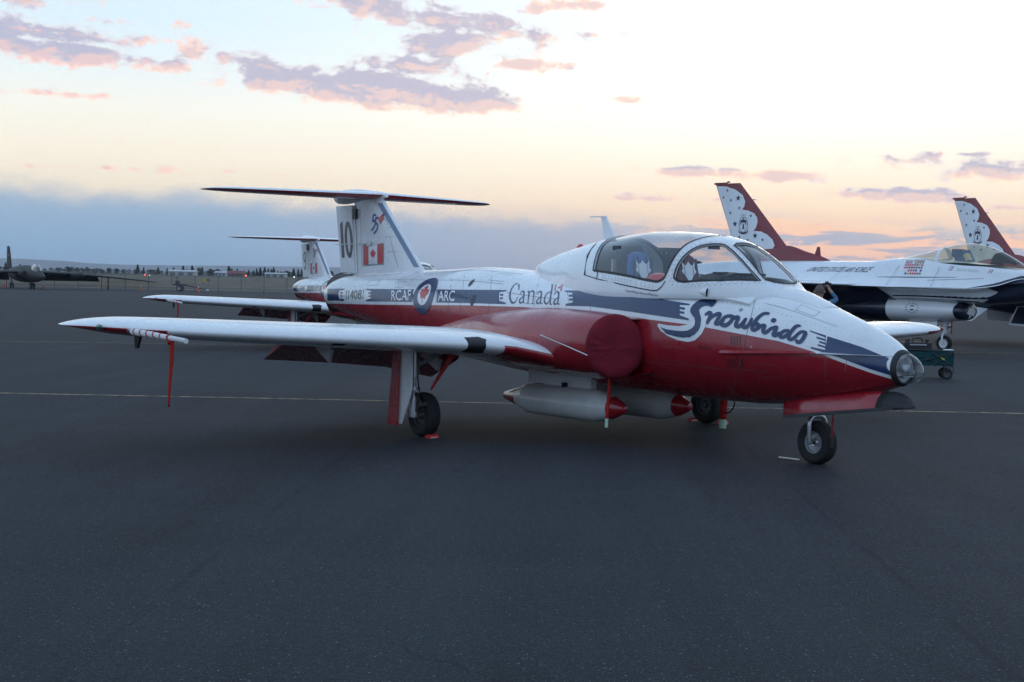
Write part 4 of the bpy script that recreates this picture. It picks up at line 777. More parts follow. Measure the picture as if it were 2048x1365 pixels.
def dress_tutor(T, fus, fin, rud, skin_line):
    """paint marks, lettering, vents and joints of the skin"""
    B = TUTOR_BODY; K = .0098; DU = .05
    def dc(nm, polys, m, off=.0025, par=fus): return decal(nm, B, polys, m, par, off=off, du=DU, dv=DU / K)
    def st(path, w): return [[(x, y / K) for x, y in q] for q in stroke([(x, t * K) for x, t in path], w)]
    S = MK['stripe']
    for i, fe in ((0, S[4:8]), (1, S[8:12]), (2, S[12:16]), (3, S[16:24])):
        dc('blue_stripe', [S[i]] + fe, M_BLUE); dc('blue_stripe', [[(x, 180 - t) for x, t in S[i][::-1]]], M_BLUE)
    dc('blue_stripe', MK['nose_stripe'], M_BLUE); dc('blue_stripe', [[(x, 180 - t) for x, t in MK['nose_stripe'][0][::-1]]], M_BLUE)
    # white edge under the nose stripe belongs to the base coat; white halo and blue brush letters of the team name
    dc('name_halo', MK['s_outline'], M_DWHITE, .003)
    dc('team_name', MK['big_s'], M_BLUE, .006)
    for p in MK['script']:
        q = spline(p, 6); n = len(q)
        dc('team_name', st(q, [.032 + .008 * math.sin(math.pi * i / (n - 1)) for i in range(n)]), M_BLUE, .006)
    (x0, t0), (x1, t1) = MK['script_dot'][0][0], MK['script_dot'][1][0]; cx, ct = (x0 + x1) / 2, (t0 + t1) / 2
    dc('team_name', [[(cx + .026 * math.cos(a), ct + .026 * math.sin(a) / K) for a in lin(0, 6.283, 17)[:-1]]], M_BLUE, .006)
    # country name in thick-and-thin strokes, small flag above its end
    thick = [1, .7, .7, 1, .6, 1, .6, .7, .7, .8, 1, .7, .7]
    for i, p in enumerate(MK['canada']):
        q = spline(p, 4); n = len(q)
        if i == 0: w = [.008 + .017 * math.sin(math.pi * min(1, max(0, (k / (n - 1) - .30) / .68))) for k in range(n)]
        elif thick[i] == .6: w = .006
        else: w = [.007 + .011 * math.sin(math.pi * (k + .5) / n) for k in range(n)]
        dc('country_name', st(q, w), M_BLUE, .004)
    dc('small_flag', MK['flag_bars'], M_DRED, .004)
    (x0, t0) = MK['flag_leaf'][0][0]; dc('small_flag', [maple(x0, t0, .026, .033 / K)], M_DRED, .004)
    def tx(s, key, m, off=.0045, **kw):
        p = MK[key][0]; return text_decal('lettering', B, s, p[0], p[1], p[2], m, fus, off, **kw)
    p0, p1, p2 = MK['t_serial'][0]
    dg = {'1': [[(.5, 0), (.5, 1)]], '4': [[(.75, 0), (.75, 1), (.1, .3), (1.0, .3)]], '0': [[(.5 + .42 * math.cos(a), .5 + .5 * math.sin(a)) for a in lin(0, 6.2832, 15)]], '8': [[(.5 + .36 * math.cos(a), .74 + .26 * math.sin(a)) for a in lin(0, 6.2832, 13)], [(.5 + .42 * math.cos(a), .25 + .26 * math.sin(a)) for a in lin(0, 6.2832, 13)]]}
    xx = 0
    for ch in '114081':
        wd = .09 if ch == '1' else .175
        for pl in dg[ch]:
            q = [(p0[0] + (xx + a * wd) * (p1[0] - p0[0]) + b * (p2[0] - p0[0]), p0[1] + (xx + a * wd) * (p1[1] - p0[1]) + b * (p2[1] - p0[1])) for a, b in pl]
            dc('lettering', st(q, .017), M_DBLACK, .005)
        xx += wd + .045
    tx('RCAF', 't_rcaf', M_DWHITE, .006, bold=.012); tx('ARC', 't_arc', M_DWHITE, .006, bold=.012)
    p = MK['c_name'][0]; text_decal('lettering', TUTOR_CANOPY, 'Cplc/MCpl Aaron Martin', p[0], p[1], p[2], M_DBLACK, fus, .004)
    tx('RESCUE', 't_rescue', M_DBLACK)
    dc('warning_triangle', MK['t_tri'], M_DRED, .004)
    p = MK['t_stencil'][0]
    for k in range(3):
        f = k / 3; a = (p[0][0] + f * (p[2][0] - p[0][0]), p[0][1] + f * (p[2][1] - p[0][1])); b = (a[0] + p[1][0] - p[0][0], a[1] + p[1][1] - p[0][1])
        dc('stencil_line', st([a, ((a[0] + b[0]) / 2 - .005, (a[1] + b[1]) / 2)], .005) + st([((a[0] + b[0]) / 2 + .005, (a[1] + b[1]) / 2), b], .005), M_DGREY, .004)
    dc('roundel_bar', MK['bars2'], M_DWHITE, .006)
    cx, ct = -6.955, 20.5; kk = .0089
    circ = lambda r, m, o: decal('roundel', B, [[(cx + r * math.cos(a), ct + r * math.sin(a) / kk) for a in lin(0, 6.283, 41)[:-1]]], m, fus, off=o, du=.05, dv=.05 / K)
    circ(.245, M_BLUE, .007); circ(.138, M_DWHITE, .0085)
    decal('roundel', B, [maple(cx, ct - 2.2, .135, .155 / kk)], M_DRED, fus, off=.010, du=.05, dv=.05 / K)
    # joints of the skin panels, louvres, vents
    for p in MK['panel']:
        if len(p) > 1: skin_line(B, p, .0042, M_LINE, fus, k=K)
    for a, b, t in ((-9.3, -7.9, 62), (-9.4, -5.4, 44), (-7.4, -5.3, 66), (-5.2, -4.2, 34), (-1.5, -.75, 52), (-2.9, -1.3, -22), (-4.0, -2.4, -38)): skin_line(B, [(x, t) for x in lin(a, b, 9)], .0038, M_LINE, fus, k=K)
    for x0, x1, t0, t1 in ((-8.5, -8.25, 30, 42), (-7.75, -7.55, 28, 40), (-5.75, -5.45, 48, 62), (-1.2, -1.0, 55, 66), (-1.45, -1.2, -30, -14), (-2.5, -2.2, -18, -4)): skin_line(B, [(x0, t0), (x1, t0), (x1, t1), (x0, t1), (x0, t0)], .0036, M_LINE, fus, 'access_panel', k=K)
    rv = MB()
    for x in (-9.15, -8.62, -8.0, -7.45, -6.35, -5.85, -5.35):
        for t in range(6, 84, 3): rv.add([B.pt(x + math.cos(k * math.pi / 3) * .0035, t + math.sin(k * math.pi / 3) * .0035 / K, .002) for k in range(6)], [(0, 1, 2, 3, 4, 5)])
    for a, b, t in ((-9.2, -5.4, 46.5), (-7.4, -5.3, 68), (-4.25, -3.5, 57), (-1.9, -.6, 44)):
        for x in lin(a, b, int((b - a) / .045)): rv.add([B.pt(x + math.cos(k * math.pi / 3) * .0035, t + math.sin(k * math.pi / 3) * .0035 / K, .002) for k in range(6)], [(0, 1, 2, 3, 4, 5)])
    tag(rv.build('rivet', M_LINE, fus, smooth=False), kind='stuff')
    for p in MK['vents']:
        if len(p) > 1: skin_line(B, p, .012, M_DBLACK, fus, 'louvre', .003, K)
    led = MK['ledge'][0]
    mb = MB(); rows = []
    for x, t in spline(led, 3):
        f = min(1, (x + 1.95) / .3, max(.05, (-.2 - x) / .25)); f = max(.05, f); rows.append([B.pt(x, t + 2.2, .0), B.pt(x, t + .5, .024 * f), B.pt(x, t - .1, .036 * f), B.pt(x, t - .6, .034 * f), B.pt(x, t - .9, .0)])
    mb.grid(rows).build('nose_strake', M_FUSE, fus, angle=20)
    for i, (r, m) in enumerate(((.045, M_DKMETAL), (.055, M_DKMETAL))):
        x, t = MK['holes'][i][0]; dc('drain_hole', [[(x + r * .8 * math.cos(a), t + r * 1.2 * math.sin(a) / K) for a in lin(0, 6.283, 17)[:-1]]], m, .004)
    for i, r in ((3, .018), (4, .012)):
        x, t = MK['holes'][i][0]; dc('filler_cap', [[(x + r * math.cos(a), t + r * math.sin(a) / K) for a in lin(0, 6.283, 13)[:-1]]], M_DGREY, .004)
    x, t = MK['c_scoop'][0][0]; B2 = B; B = TUTOR_CANOPY
    hb = MB(); hb.grid([[B.pt(x - .10 + .10 * s, t + 4.5 * math.cos(a) * s ** .7, .03 * s * max(0, math.sin(a)) + .001) for a in lin(0, math.pi, 9)] for s in (0.02, .4, .75, 1.0)]).build('air_scoop', M_FUSE, fus)
    MB().add([B.pt(x + .001, t + 4.2 * math.cos(a), .028 * math.sin(a) + .001) for a in lin(0, math.pi, 9)], [tuple(range(9))]).build('air_scoop', M_BLACK, fus); B = B2
    # fairing in front of the windscreen and under the quarter pane
    mb = MB(); rows = []
    for x in lin(-1.62, -1.02, 13):
        s = (x + 1.62) / .60; h = .055 * max(0, 1 - s) ** .6 + .002; rows.append([B.pt(x, 90 + a * (1 - .35 * s), h * max(0, 1 - (a / 26) ** 2) + .001) for a in lin(-26, 26, 15)])
    mb.grid(rows).build('windscreen_fairing', M_FUSE, fus)
    mb = MB(); rows = []
    for x in lin(-2.02, -1.62, 9):
        s = (x + 2.02) / .4; h = .045 * min(1, s * 5 + .15) * (1 - s * .55); rows.append([B.pt(x, a, h * f) for a, f in ((56, .0), (55, 1), (50, 1.05), (46, 1), (45, .0))])
    mb.grid(rows); mb.f.append(tuple(range(5))); mb.f.append(tuple(40 + k for k in range(4, -1, -1))); mb.build('step_fairing', M_FUSE, fus, angle=40)
    # --- marks on the fin
    def fuv(X, Z, FT=None):
        z = Z; xl = -7.57 - (z - 1.55) * 1.1435; hx = -9.42 - (z - 1.66) * .12; return (z, math.sqrt(max(0, (xl - X) / (xl - hx))))
    FT = []
    for z, xl in ((1.55, -7.57), (1.70, -7.75), (2.2, -8.315), (2.62, -8.795), (2.70, -8.885)):
        hx = -9.42 - (z - 1.66) * .12; FT.append((z, xl, xl - hx, 0, .11 / (xl - hx)))
    F = Wing(FT, 1, 0, True)
    class FinXZ(Surf):
        def __init__(s, sd): s.sd = sd
        def pt(s, X, Z, off=0.0):
            xl, c, _, th = [_interp(F.tab, Z, k) for k in range(1, 5)]; f = min(1, max(0, (xl - X) / c))
            h = 5 * th * (0.2969 * math.sqrt(f) - 0.1260 * f - 0.3516 * f * f + 0.2843 * f ** 3 - 0.1036 * f ** 4) * c
            return (X, s.sd * (h + off), Z)
    FX = FinXZ(-1)
    def fd(nm, polys, m, off=.003): return decal(nm, FX, polys, m, fin, off=off, du=.06, dv=.06)
    fd('flag', [[(-9.25, 1.745), (-8.655, 1.765), (-8.655, 2.045), (-9.25, 2.045)]], M_DGREY, .0025)
    fd('flag', [[(-9.22, 1.765), (-8.675, 1.785), (-8.675, 2.03), (-9.22, 2.025)]], M_DWHITE, .004)
    fd('flag', [[(-9.22, 1.765), (-9.08, 1.77), (-9.08, 2.027), (-9.22, 2.025)], [(-8.825, 1.78), (-8.675, 1.785), (-8.675, 2.03), (-8.825, 2.029)]], M_DRED, .0055)
    fd('flag', [maple(-8.95, 1.885, .10, .095)], M_DRED, .0055)
    fd('fin_edge_stripe', [[(-7.83, 1.735), (-7.93, 1.735), (-8.84, 2.56), (-8.755, 2.56)]], mat('fin_edge_grey', (.20, .27, .37), .4), .003)
    # anniversary number: a blue 55 with a red dart
    g5 = [[(.0, 1.0), (-.55, 1.0), (-.75, .45), (-.45, .5), (-.2, .42), (-.15, .2), (-.3, -.05), (-.6, -.25), (-1.05, -.4)]]
    def five(ox, oz): return [(ox + x * .11, oz + y * .135) for x, y in g5[0]]
    for k, (ox, oz) in enumerate(((-8.87, 2.27), (-8.80, 2.23))): fd('anniversary_number', [q for q in stroke(spline(five(ox, oz), 4), .030)], mat('mark_blue', (.05, .10, .30), .4), .003 + .0015 * k)
    fd('anniversary_number', [[(-8.80, 2.36), (-8.66, 2.44), (-8.675, 2.37), (-8.64, 2.35), (-8.70, 2.335), (-8.745, 2.285)]], M_DRED, .006)
    for pts in ([(-8.55, 2.24), (-8.36, 2.245)], [(-8.62, 2.12), (-8.28, 2.115)], [(-8.55, 1.93), (-8.02, 1.925)], [(-8.62, 2.36), (-8.42, 1.95), (-8.28, 1.72)], [(-9.28, 1.72), (-9.33, 2.54)]):
        fd('panel_joint', stroke(pts, .006, cap=False), M_LINE, .002)
    fd('hinge_gap', [[(-9.408, 1.67), (-9.416, 1.67), (-9.518, 2.55), (-9.506, 2.55)]], M_SEAL, .004)
def rudder_number(rud, s):
    class RX(Surf):
        def pt(q, X, Z, off=0.0):
            hx = -9.435 - (Z - 1.66) * .12; tx = -9.86 - (Z - 1.66) * .19; f = (hx - X) / (hx - tx)
            y = .038 - .028 * f if f < .5 else .024 - .04 * (f - .5)
            return (X, -(y + off), Z)
    R = RX(); out = []
    def ell(cx, cz, rx, rz, n=28): return [(cx + rx * math.cos(a) - (cz + rz * math.sin(a) - 2.1) * .155, cz + rz * math.sin(a)) for a in lin(0, 6.2832, n + 1)[:-1]]
    def band(cx, cz, rx, rz, w): return [[a, b, c, d] for a, b, c, d in zip(ell(cx, cz, rx, rz), ell(cx, cz, rx, rz)[1:] + ell(cx, cz, rx, rz)[:1], ell(cx, cz, rx - w, rz - w * .9)[1:] + ell(cx, cz, rx - w, rz - w * .9)[:1], ell(cx, cz, rx - w, rz - w * .9))]
    sl = lambda x, z: (x - (z - 2.1) * .155, z)
    if s == '10':
        polys = band(-9.615, 2.10, .120, .245, .074)
        one = [[sl(-9.865, 1.86), sl(-9.775, 1.86), sl(-9.775, 2.345), sl(-9.81, 2.345), sl(-9.872, 2.30), sl(-9.86, 2.285)]]
        decal('painted_number', R, one, M_DBLACK, rud, off=.003, du=.1, dv=.1)
    else:
        polys = band(-9.66, 2.20, .120, .145, .066) + [[sl(-9.59, 2.20), sl(-9.545, 2.20), sl(-9.56, 2.02), sl(-9.62, 1.88), sl(-9.72, 1.85), sl(-9.76, 1.90), sl(-9.70, 1.90), sl(-9.62, 1.98)]]
    decal('painted_number', R, polys, M_DBLACK, rud, off=.003, du=.1, dv=.1)
# ------------------------------------------------------------------ single-engined fighter in white with navy belly and red fin
class FinSide(Surf):
    """printing surface on one side of a vertical fin, addressed by x and z"""
    def __init__(s, F, sd): s.F = F; s.sd = sd
    def pt(s, X, Z, off=0.0):
        xl, c, _, th = [_interp(s.F.tab, Z, k) for k in range(1, 5)]; f = min(1, max(0, (xl - X) / c))
        h = 5 * th * (0.2969 * math.sqrt(f) - 0.1260 * f - 0.3516 * f * f + 0.2843 * f ** 3 - 0.1036 * f ** 4) * c
        return (X, s.sd * (h + off), Z)
def star(cx, cy, r): return [(cx + (r if k % 2 == 0 else r * .40) * math.sin(k * math.pi / 5), cy + (r if k % 2 == 0 else r * .40) * math.cos(k * math.pi / 5)) for k in range(10)]
M_NAVY = mat('navy_paint', (.010, .014, .032), .35, coat=.4, var=.15, vscale=1.5)
M_TBRED = mat('fin_red', (.20, .016, .024), .35, coat=.4, var=.12, vscale=1.5)
M_F16G = glass_mat('bubble_glass', (.86, .83, .72), 1.5, 1.8)
M_HUBW = mat('hub_white', (.7, .71, .72), .4, var=.05)
M_WHITE2 = mat('fighter_white', (.74, .76, .78), .28, coat=.5, var=.04, vscale=1.2)
def build_f16(name):
    T = empty(name)
    us = lin(-14.3, -2.0, 70) + lin(-1.8, 0, 10)
    for nm, v0, v1, m in (('upper_body', 0, 1, M_WHITE2), ('belly', 1, 2, M_NAVY)):
        mb = MB(); vs = lin(v0, v1, 17)
        rows = [[F16_BODY.raw(u, v) for v in vs] + [(p[0], -p[1], p[2]) for p in [F16_BODY.raw(u, v) for v in vs[::-1]][0 if v0 else 0:]] for u in us]
        if nm == 'upper_body': rows = [r[16::-1] + r[:16:-1] for r in rows]
        mb.grid(rows); ob = mb.build(nm, m, T, angle=70)
        if nm == 'upper_body': up = ob
        else: be = ob
    # pale forward belly between the navy sweeps
    decal('belly_panel', F16_BODY, [[(-6.35, 1.02), (-3.2, 1.02), (-3.0, 1.3), (-3.5, 1.6), (-4.2, 1.9), (-6.35, 1.9)]], M_WHITE2, be, off=.006, du=.2, dv=.15)
    decal('navy_sweep', F16_BODY, [[(-3.75, .995), (-3.3, .93), (-2.9, .84), (-2.4, .70), (-2.0, .60), (-1.6, .60), (-1.6, .995)]], M_NAVY, up, off=.005, du=.12, dv=.1)
    IN = Body([(-10.2, 1.55, .98, .66, 1.25, 2.4, 2.4, 0), (-8.5, 1.55, .84, .72, 1.2, 2.4, 2.3, 0), (-6.5, 1.52, .79, .66, 1.16, 2.3, 2.2, 0), (-5.2, 1.46, .80, .58, 1.14, 2.2, 2.1, 0), (-4.55, 1.42, .85, .52, 1.13, 2.1, 2.05, 0), (-4.30, 1.39, .88, .49, 1.13, 2.1, 2, 0)])
    inn = surf_mesh(IN, lin(-6.4, -4.3, 20), [360 * k / 48 - 90 for k in range(48)], True).build('intake', M_WHITE2, T, angle=60); surf_mesh(IN, lin(-10.2, -6.4, 18), [360 * k / 48 - 90 for k in range(48)], True).build('intake', M_NAVY, T, angle=60)
    mb = MB(); mb.grid([[IN.pt(-4.30, 360 * k / 48, 0) for k in range(48)], [(-4.42, IN.raw(-4.3, 360 * k / 48)[1] * .93, 1.13 + (IN.raw(-4.3, 360 * k / 48)[2] - 1.13) * .9) for k in range(48)], [(-5.6, IN.raw(-4.3, 360 * k / 48)[1] * .8, 1.13 + (IN.raw(-4.3, 360 * k / 48)[2] - 1.13) * .8) for k in range(48)]], True); mb.build('intake_duct', M_BLACK, inn)
    decal('intake_joint', IN, [[(-6.42, -55), (-6.42, 60), (-6.38, 60), (-6.38, -55)]], M_DGREY, inn, off=.005, du=.2, dv=12)
    text_decal('painted_number', IN, '1', (-5.63, -3), (-5.52, -3), (-5.63, 17), M_NAVY, inn, .006, bold=.03)
    for k in range(12):
        a = k * math.pi / 6; cx, cy = -5.575 + .19 * math.cos(a), 7 + 19 * math.sin(a); decal('number_ring', IN, [[(cx + .022 * math.cos(b), cy + 2.2 * math.sin(b)) for b in lin(0, 6.28, 7)[:-1]]], M_NAVY, inn, off=.006, du=.2, dv=12)
    # wings, tailplanes
    for sd in (-1, 1):
        W = Wing([(1.1, -6.7, 4.3, 1.80, .045), (1.5, -7.25, 3.7, 1.81, .045), (4.6, -10.05, .98, 1.86, .045), (4.75, -10.2, .85, 1.86, .04)], sd, .004)
        w = wing_mesh(W, [1.1, 1.3, 1.5] + lin(1.8, 4.6, 8) + [4.75], 10).build('wing', M_WHITE2, T, angle=40)
        decal('under_paint', W, [[(1.15, -.12), (4.7, -.12), (4.7, -.95), (1.15, -.95)]], M_NAVY, w, off=.006, du=.2, dv=.15)
        MB().lathe([(-11.7, .03), (-11.6, .055), (-9.6, .055), (-9.4, .045), (-9.2, .005)], (0, sd * 4.80, 1.86), (1, 0, 0), 12).build('tip_rail', M_WHITE2, w)
        W2 = Wing([(.7, -12.1, 2.3, 1.78, .04), (2.7, -13.75, .95, 1.62, .035)], sd, 0)
        wing_mesh(W2, [.7, 1.2, 1.7, 2.2, 2.7], 8).build('tailplane', M_WHITE2, T, angle=40)
        MB().plate([(-10.9, sd * .62, 1.15), (-12.2, sd * .62, 1.25), (-12.3, sd * .85, .75), (-11.4, sd * .85, .72)], (0, 1, 0), .03).build('ventral_fin', M_WHITE2, T, angle=20)
    MB().lathe([(-14.95, .42), (-14.9, .44), (-14.3, .53), (-13.9, .55)], (0, 0, 1.95), (1, 0, 0), 30, cap=False).build('nozzle', M_NOZZLE, T)
    # fin
    te = lambda z: -12.2 - (z - 2.45) * .412
    F = Wing([(z, xl, xl - te(z), 0, .16 / (xl - te(z)) * (1.0 - .55 * (z - 2.3) / 2.6)) for z, xl in ((2.3, -9.77), (2.6, -10.05), (2.96, -10.39), (3.9, -11.27), (4.92, -12.23))], 1, 0, True)
    fin = wing_mesh(F, [2.3, 2.5, 2.7, 2.96, 3.3, 3.7, 4.1, 4.5, 4.92], 12).build('fin', M_TBRED, T, angle=40)
    D = Body([(-12.0, 2.75, 2.2, .20, 2.3, 2, 2, 0), (-10.9, 2.95, 2.2, .18, 2.32, 1.8, 2, 0), (-10.39, 2.965, 2.2, .15, 2.34, 1.8, 2, 0), (-9.6, 2.77, 2.2, .13, 2.34, 1.8, 2, 0), (-9.03, 2.62, 2.2, .10, 2.36, 1.8, 2, 0), (-8.79, 2.52, 2.2, .04, 2.38, 2, 2, 0)])
    ds = surf_mesh(D, lin(-12.0, -8.79, 26), [360 * k / 24 - 90 for k in range(24)], True, cap1=True).build('dorsal_fairing', M_TBRED, T, angle=60)
    MB().plate([(-9.12, -.015, 2.6), (-9.35, -.015, 2.66), (-9.25, -.01, 2.92), (-9.17, -.01, 2.92)], (0, 1, 0), .03).build('blade_aerial', M_TBRED, ds, angle=20)
    MB().box((-13.0, 0, 4.925), (.5, .07, .06)).box((-12.7, 0, 4.965), (.08, .05, .05)).build('tail_light', M_TBRED, fin)
    MB().tube([(-11.78, -.02, 4.38), (-11.60, -.02, 4.39)], .012, 6).build('fin_probe', M_DKMETAL, fin)
    wh = [(-13.17, 4.85), (-12.78, 4.83), (-12.39, 4.72), (-12.09, 4.54), (-11.98, 4.34), (-12.01, 4.18), (-12.1, 4.09), (-11.84, 4.05), (-11.61, 3.96), (-11.49, 3.82), (-11.47, 3.68), (-11.53, 3.51), (-11.62, 3.42), (-11.33, 3.4), (-11.08, 3.3), (-10.87, 3.14), (-10.78, 2.96), (-10.87, 2.86), (-10.93, 2.74), (-11.08, 2.6), (-11.2, 2.5), (-12.2, 2.5), (te(3.26) + .02, 3.26), (te(4.78) + .03, 4.78)]
    for sd in (-1, 1):
        S = FinSide(F, sd)
        def fd(nm, polys, m, off): return decal(nm, S, polys, m, fin, off=off, du=.12, dv=.12)
        fd('white_scallops', [wh], M_WHITE2, .006)
        for (x, z), r in zip([(-12.26, 4.45), (-12.38, 3.65), (-11.55, 3.27), (-12.71, 4.7), (-12.87, 4.49), (-12.56, 4.39), (-12.21, 4.14), (-12.58, 4.0), (-11.74, 3.89), (-12.19, 3.24), (-11.85, 3.14), (-11.25, 3.14)], [.105] * 3 + [.055] * 9): fd('star', [star(x, z, r)], M_NAVY, .012)
        cx, cz = -12.03, 3.62
        ovl = lambda a, b, n=28: [(cx + a * math.cos(t), cz + b * math.sin(t)) for t in lin(0, 6.2832, n + 1)[:-1]]
        o1, o2 = ovl(.185, .245), ovl(.168, .228)
        fd('crest', [[o1[i], o1[(i + 1) % 28], o2[(i + 1) % 28], o2[i]] for i in range(28)], M_NAVY, .012)
        fd('crest', [[(cx + x * .13, cz + .03 + z * .2) for x, z in ((0, .95), (.16, .8), (.14, .55), (.45, .62), (.9, .5), (.95, .1), (.85, -.35), (.62, .1), (.4, .25), (.25, -.05), (.2, -.45), (.42, -.9), (.0, -.75), (-.42, -.9), (-.2, -.45), (-.25, -.05), (-.4, .25), (-.62, .1), (-.85, -.35), (-.95, .1), (-.9, .5), (-.45, .62), (-.14, .55), (-.16, .8))]], M_NAVY, .012)
        fd('crest', [star(cx, cz + .04, .05)], M_WHITE2, .016)
        fd('crest', [[(cx - .20, cz - .16), (cx - .19, cz - .23), (cx - .1, cz - .285), (cx, cz - .30), (cx + .1, cz - .285), (cx + .19, cz - .23), (cx + .20, cz - .16), (cx + .13, cz - .225), (cx, cz - .25), (cx - .13, cz - .225)]], M_NAVY, .013)
        if sd < 0: text_decal('crest', S, 'USAF', (cx - .10, cz + .275), (cx + .10, cz + .275), (cx - .10, cz + .325), M_DGREY, fin, .012, bold=.01)
    # lettering and flags along the side
    text_decal('lettering', F16_BODY, 'UNITED STATES AIR FORCE', (-9.12, .651), (-7.02, .653), (-8.98, .550), M_NAVY, up, .008, bold=.0)
    fc = [(.5, .05, .05), (.03, .05, .2), (.75, .75, .75), (.04, .2, .08), (.6, .4, .05), (.6, .06, .06)]
    rnd = random.Random(3)
    for r in range(7):
        for c in range(8):
            a, b = (c + .12) / 8, (c + .86) / 8; lo, hi = (r + .15) / 7, (r + .8) / 7
            P = lambda s, t: (-5.89 + s * .60 - t * .075, .705 - t * .35)
            k = rnd.choice([0, 0, 1, 2, 3, 4, 5, 5]); mm = mat('flag_colour_%d' % k, fc[k], .4)
            fl = decal('small_flag', F16_BODY, [[P(a, lo), P(b, lo), P(b, hi), P(a, hi)]], mm, up, off=.006, du=.5, dv=.5)
    for n, (a, b, t) in enumerate((((-4.25, .582), (-3.62, .586), (-4.23, .563)), ((-4.28, .606), (-3.58, .610), (-4.26, .587)))):
        text_decal('lettering', F16_BODY, ('Sgt Kheri Cummins', 'Sgt Justus Buchanan')[n], a, b, t, M_DGREY, up, .006)
    for x in (-4.5, -3.33):
        for k in range(2): decal('slash_mark', F16_BODY, [[(x + k * .07, .61), (x + k * .07 + .02, .61), (x + k * .07 + .06, .52), (x + k * .07 + .035, .52)]], (M_DRED, M_NAVY)[k], up, off=.006, du=.3, dv=.3)
    for pts in ([(-7.9, .3), (-7.9, .95)], [(-6.1, .3), (-6.1, .97)], [(-6.6, .75), (-4.2, .72)], [(-4.8, .55), (-4.8, .97)], [(-5.0, .80), (-3.4, .72)]):
        decal('panel_joint', F16_BODY, [[(x, v) for x, v in q] for q in stroke(pts, .012, cap=False)], M_DGREY, up, off=.004, du=.3, dv=.2)
    # canopy
    C = F16_CANOPY
    ai = surf_mesh(C, lin(-4.95, -2.2, 30), lin(4, 176, 33), off=0).build('bubble_canopy', M_F16G, T)
    surf_mesh(C, lin(-6.5, -5.05, 16), lin(4, 176, 33)).build('rear_canopy', M_F16G, T)
    surf_mesh(C, [-5.06, -5.0, -4.93], lin(0, 180, 33), off=.006).build('canopy_frame', M_WHITE2, ai)
    mb = MB(); mb.grid([[C.pt(x, 6 + d, .008) for d in (-8, 0, 7)] for x in lin(-5.0, -2.3, 20)]); mb.build('canopy_sill', M_SEAL, ai)
    mb = MB(); mb.grid([[(x, y, 2.40 + .0 * x) for y in (-.36, 0, .36)] for x in lin(-5.2, -3.0, 5)]); mb.build('cockpit_floor', M_SEAT, T)
    MB().box((-4.35, 0, 2.55), (.32, .42, .42), Matrix.Rotation(-.5, 3, 'Y')).box((-4.55, 0, 2.72), (.22, .30, .22)).build('ejection_seat', M_SEATBLUE, T)
    MB().box((-4.18, -.12, 2.60), (.10, .2, .2), Matrix.Rotation(-.5, 3, 'Y')).box((-4.85, -.1, 2.5), (.2, .25, .12)).build('seat_cover', M_CREAM, T)
    MB().grid([[(x, y * (1 - (x + 3.35) * .5), 2.42 + h * max(0, 1 - (y / .34) ** 2)) for y in lin(-.32, .32, 9)] for x, h in ((-3.40, 0), (-3.38, .30), (-3.2, .33), (-3.0, .22), (-2.7, .03))]).build('glare_shield', M_BLACK, T)
    # landing gear
    ns = MB().tube([(-4.9, 0, 1.0), (-4.9, 0, .52)], .05, 12).tube([(-4.9, 0, .55), (-4.9, -.12, .44), (-4.9, -.12, .22)], .028, 10).tube([(-4.86, 0, .8), (-4.7, 0, .6), (-4.86, 0, .5)], .02, 8).build('nose_strut', M_HUBW, T)
    MB().lathe([(0, .07), (.06, .07), (.08, .02)], (-4.78, -.03, .72), (1, 0, 0), 14).build('taxi_light', M_STEEL, ns)
    wheel(T, (-4.9, 0, .225), .225, .15, hub=M_HUBW, hr=.58, name='nose_wheel')
    MB().plate([(-5.0, -.22, .86), (-5.9, -.22, .84), (-5.9, -.30, .50), (-5.0, -.30, .52)], (0, 1, 0), .02).build('nose_gear_door', M_WHITE2, T, angle=20)
    MB().box((-4.62, -.1, .68), (.012, .05, .36)).build('safety_tag', M_STREAM, T)
    for sd in (-1, 1):
        MB().tube([(-8.1, sd * .5, 1.1), (-8.15, sd * 1.1, .34)], .06, 12).tube([(-8.3, sd * .6, 1.0), (-8.15, sd * 1.08, .36)], .035, 10).build('main_strut', M_HUBW, T)
        wheel(T, (-8.15, sd * 1.18, .33), .33, .22, hub=M_HUBW, name='main_wheel')
        d = MB().plate([(-8.05, sd * .95, 1.25), (-9.35, sd * .95, 1.25), (-9.35, sd * 1.30, .66), (-8.05, sd * 1.30, .62)], (0, 1, .6), sd * .03).build('gear_door', M_WHITE2, T, angle=20)
        MB().plate([(-8.12, sd * .975, 1.24), (-9.28, sd * .975, 1.24), (-9.28, sd * 1.265, .73), (-8.12, sd * 1.265, .69)], (0, 1, .6), -sd * .004 + sd * .042).build('door_lining', M_NAVY, d, angle=20)
    return T
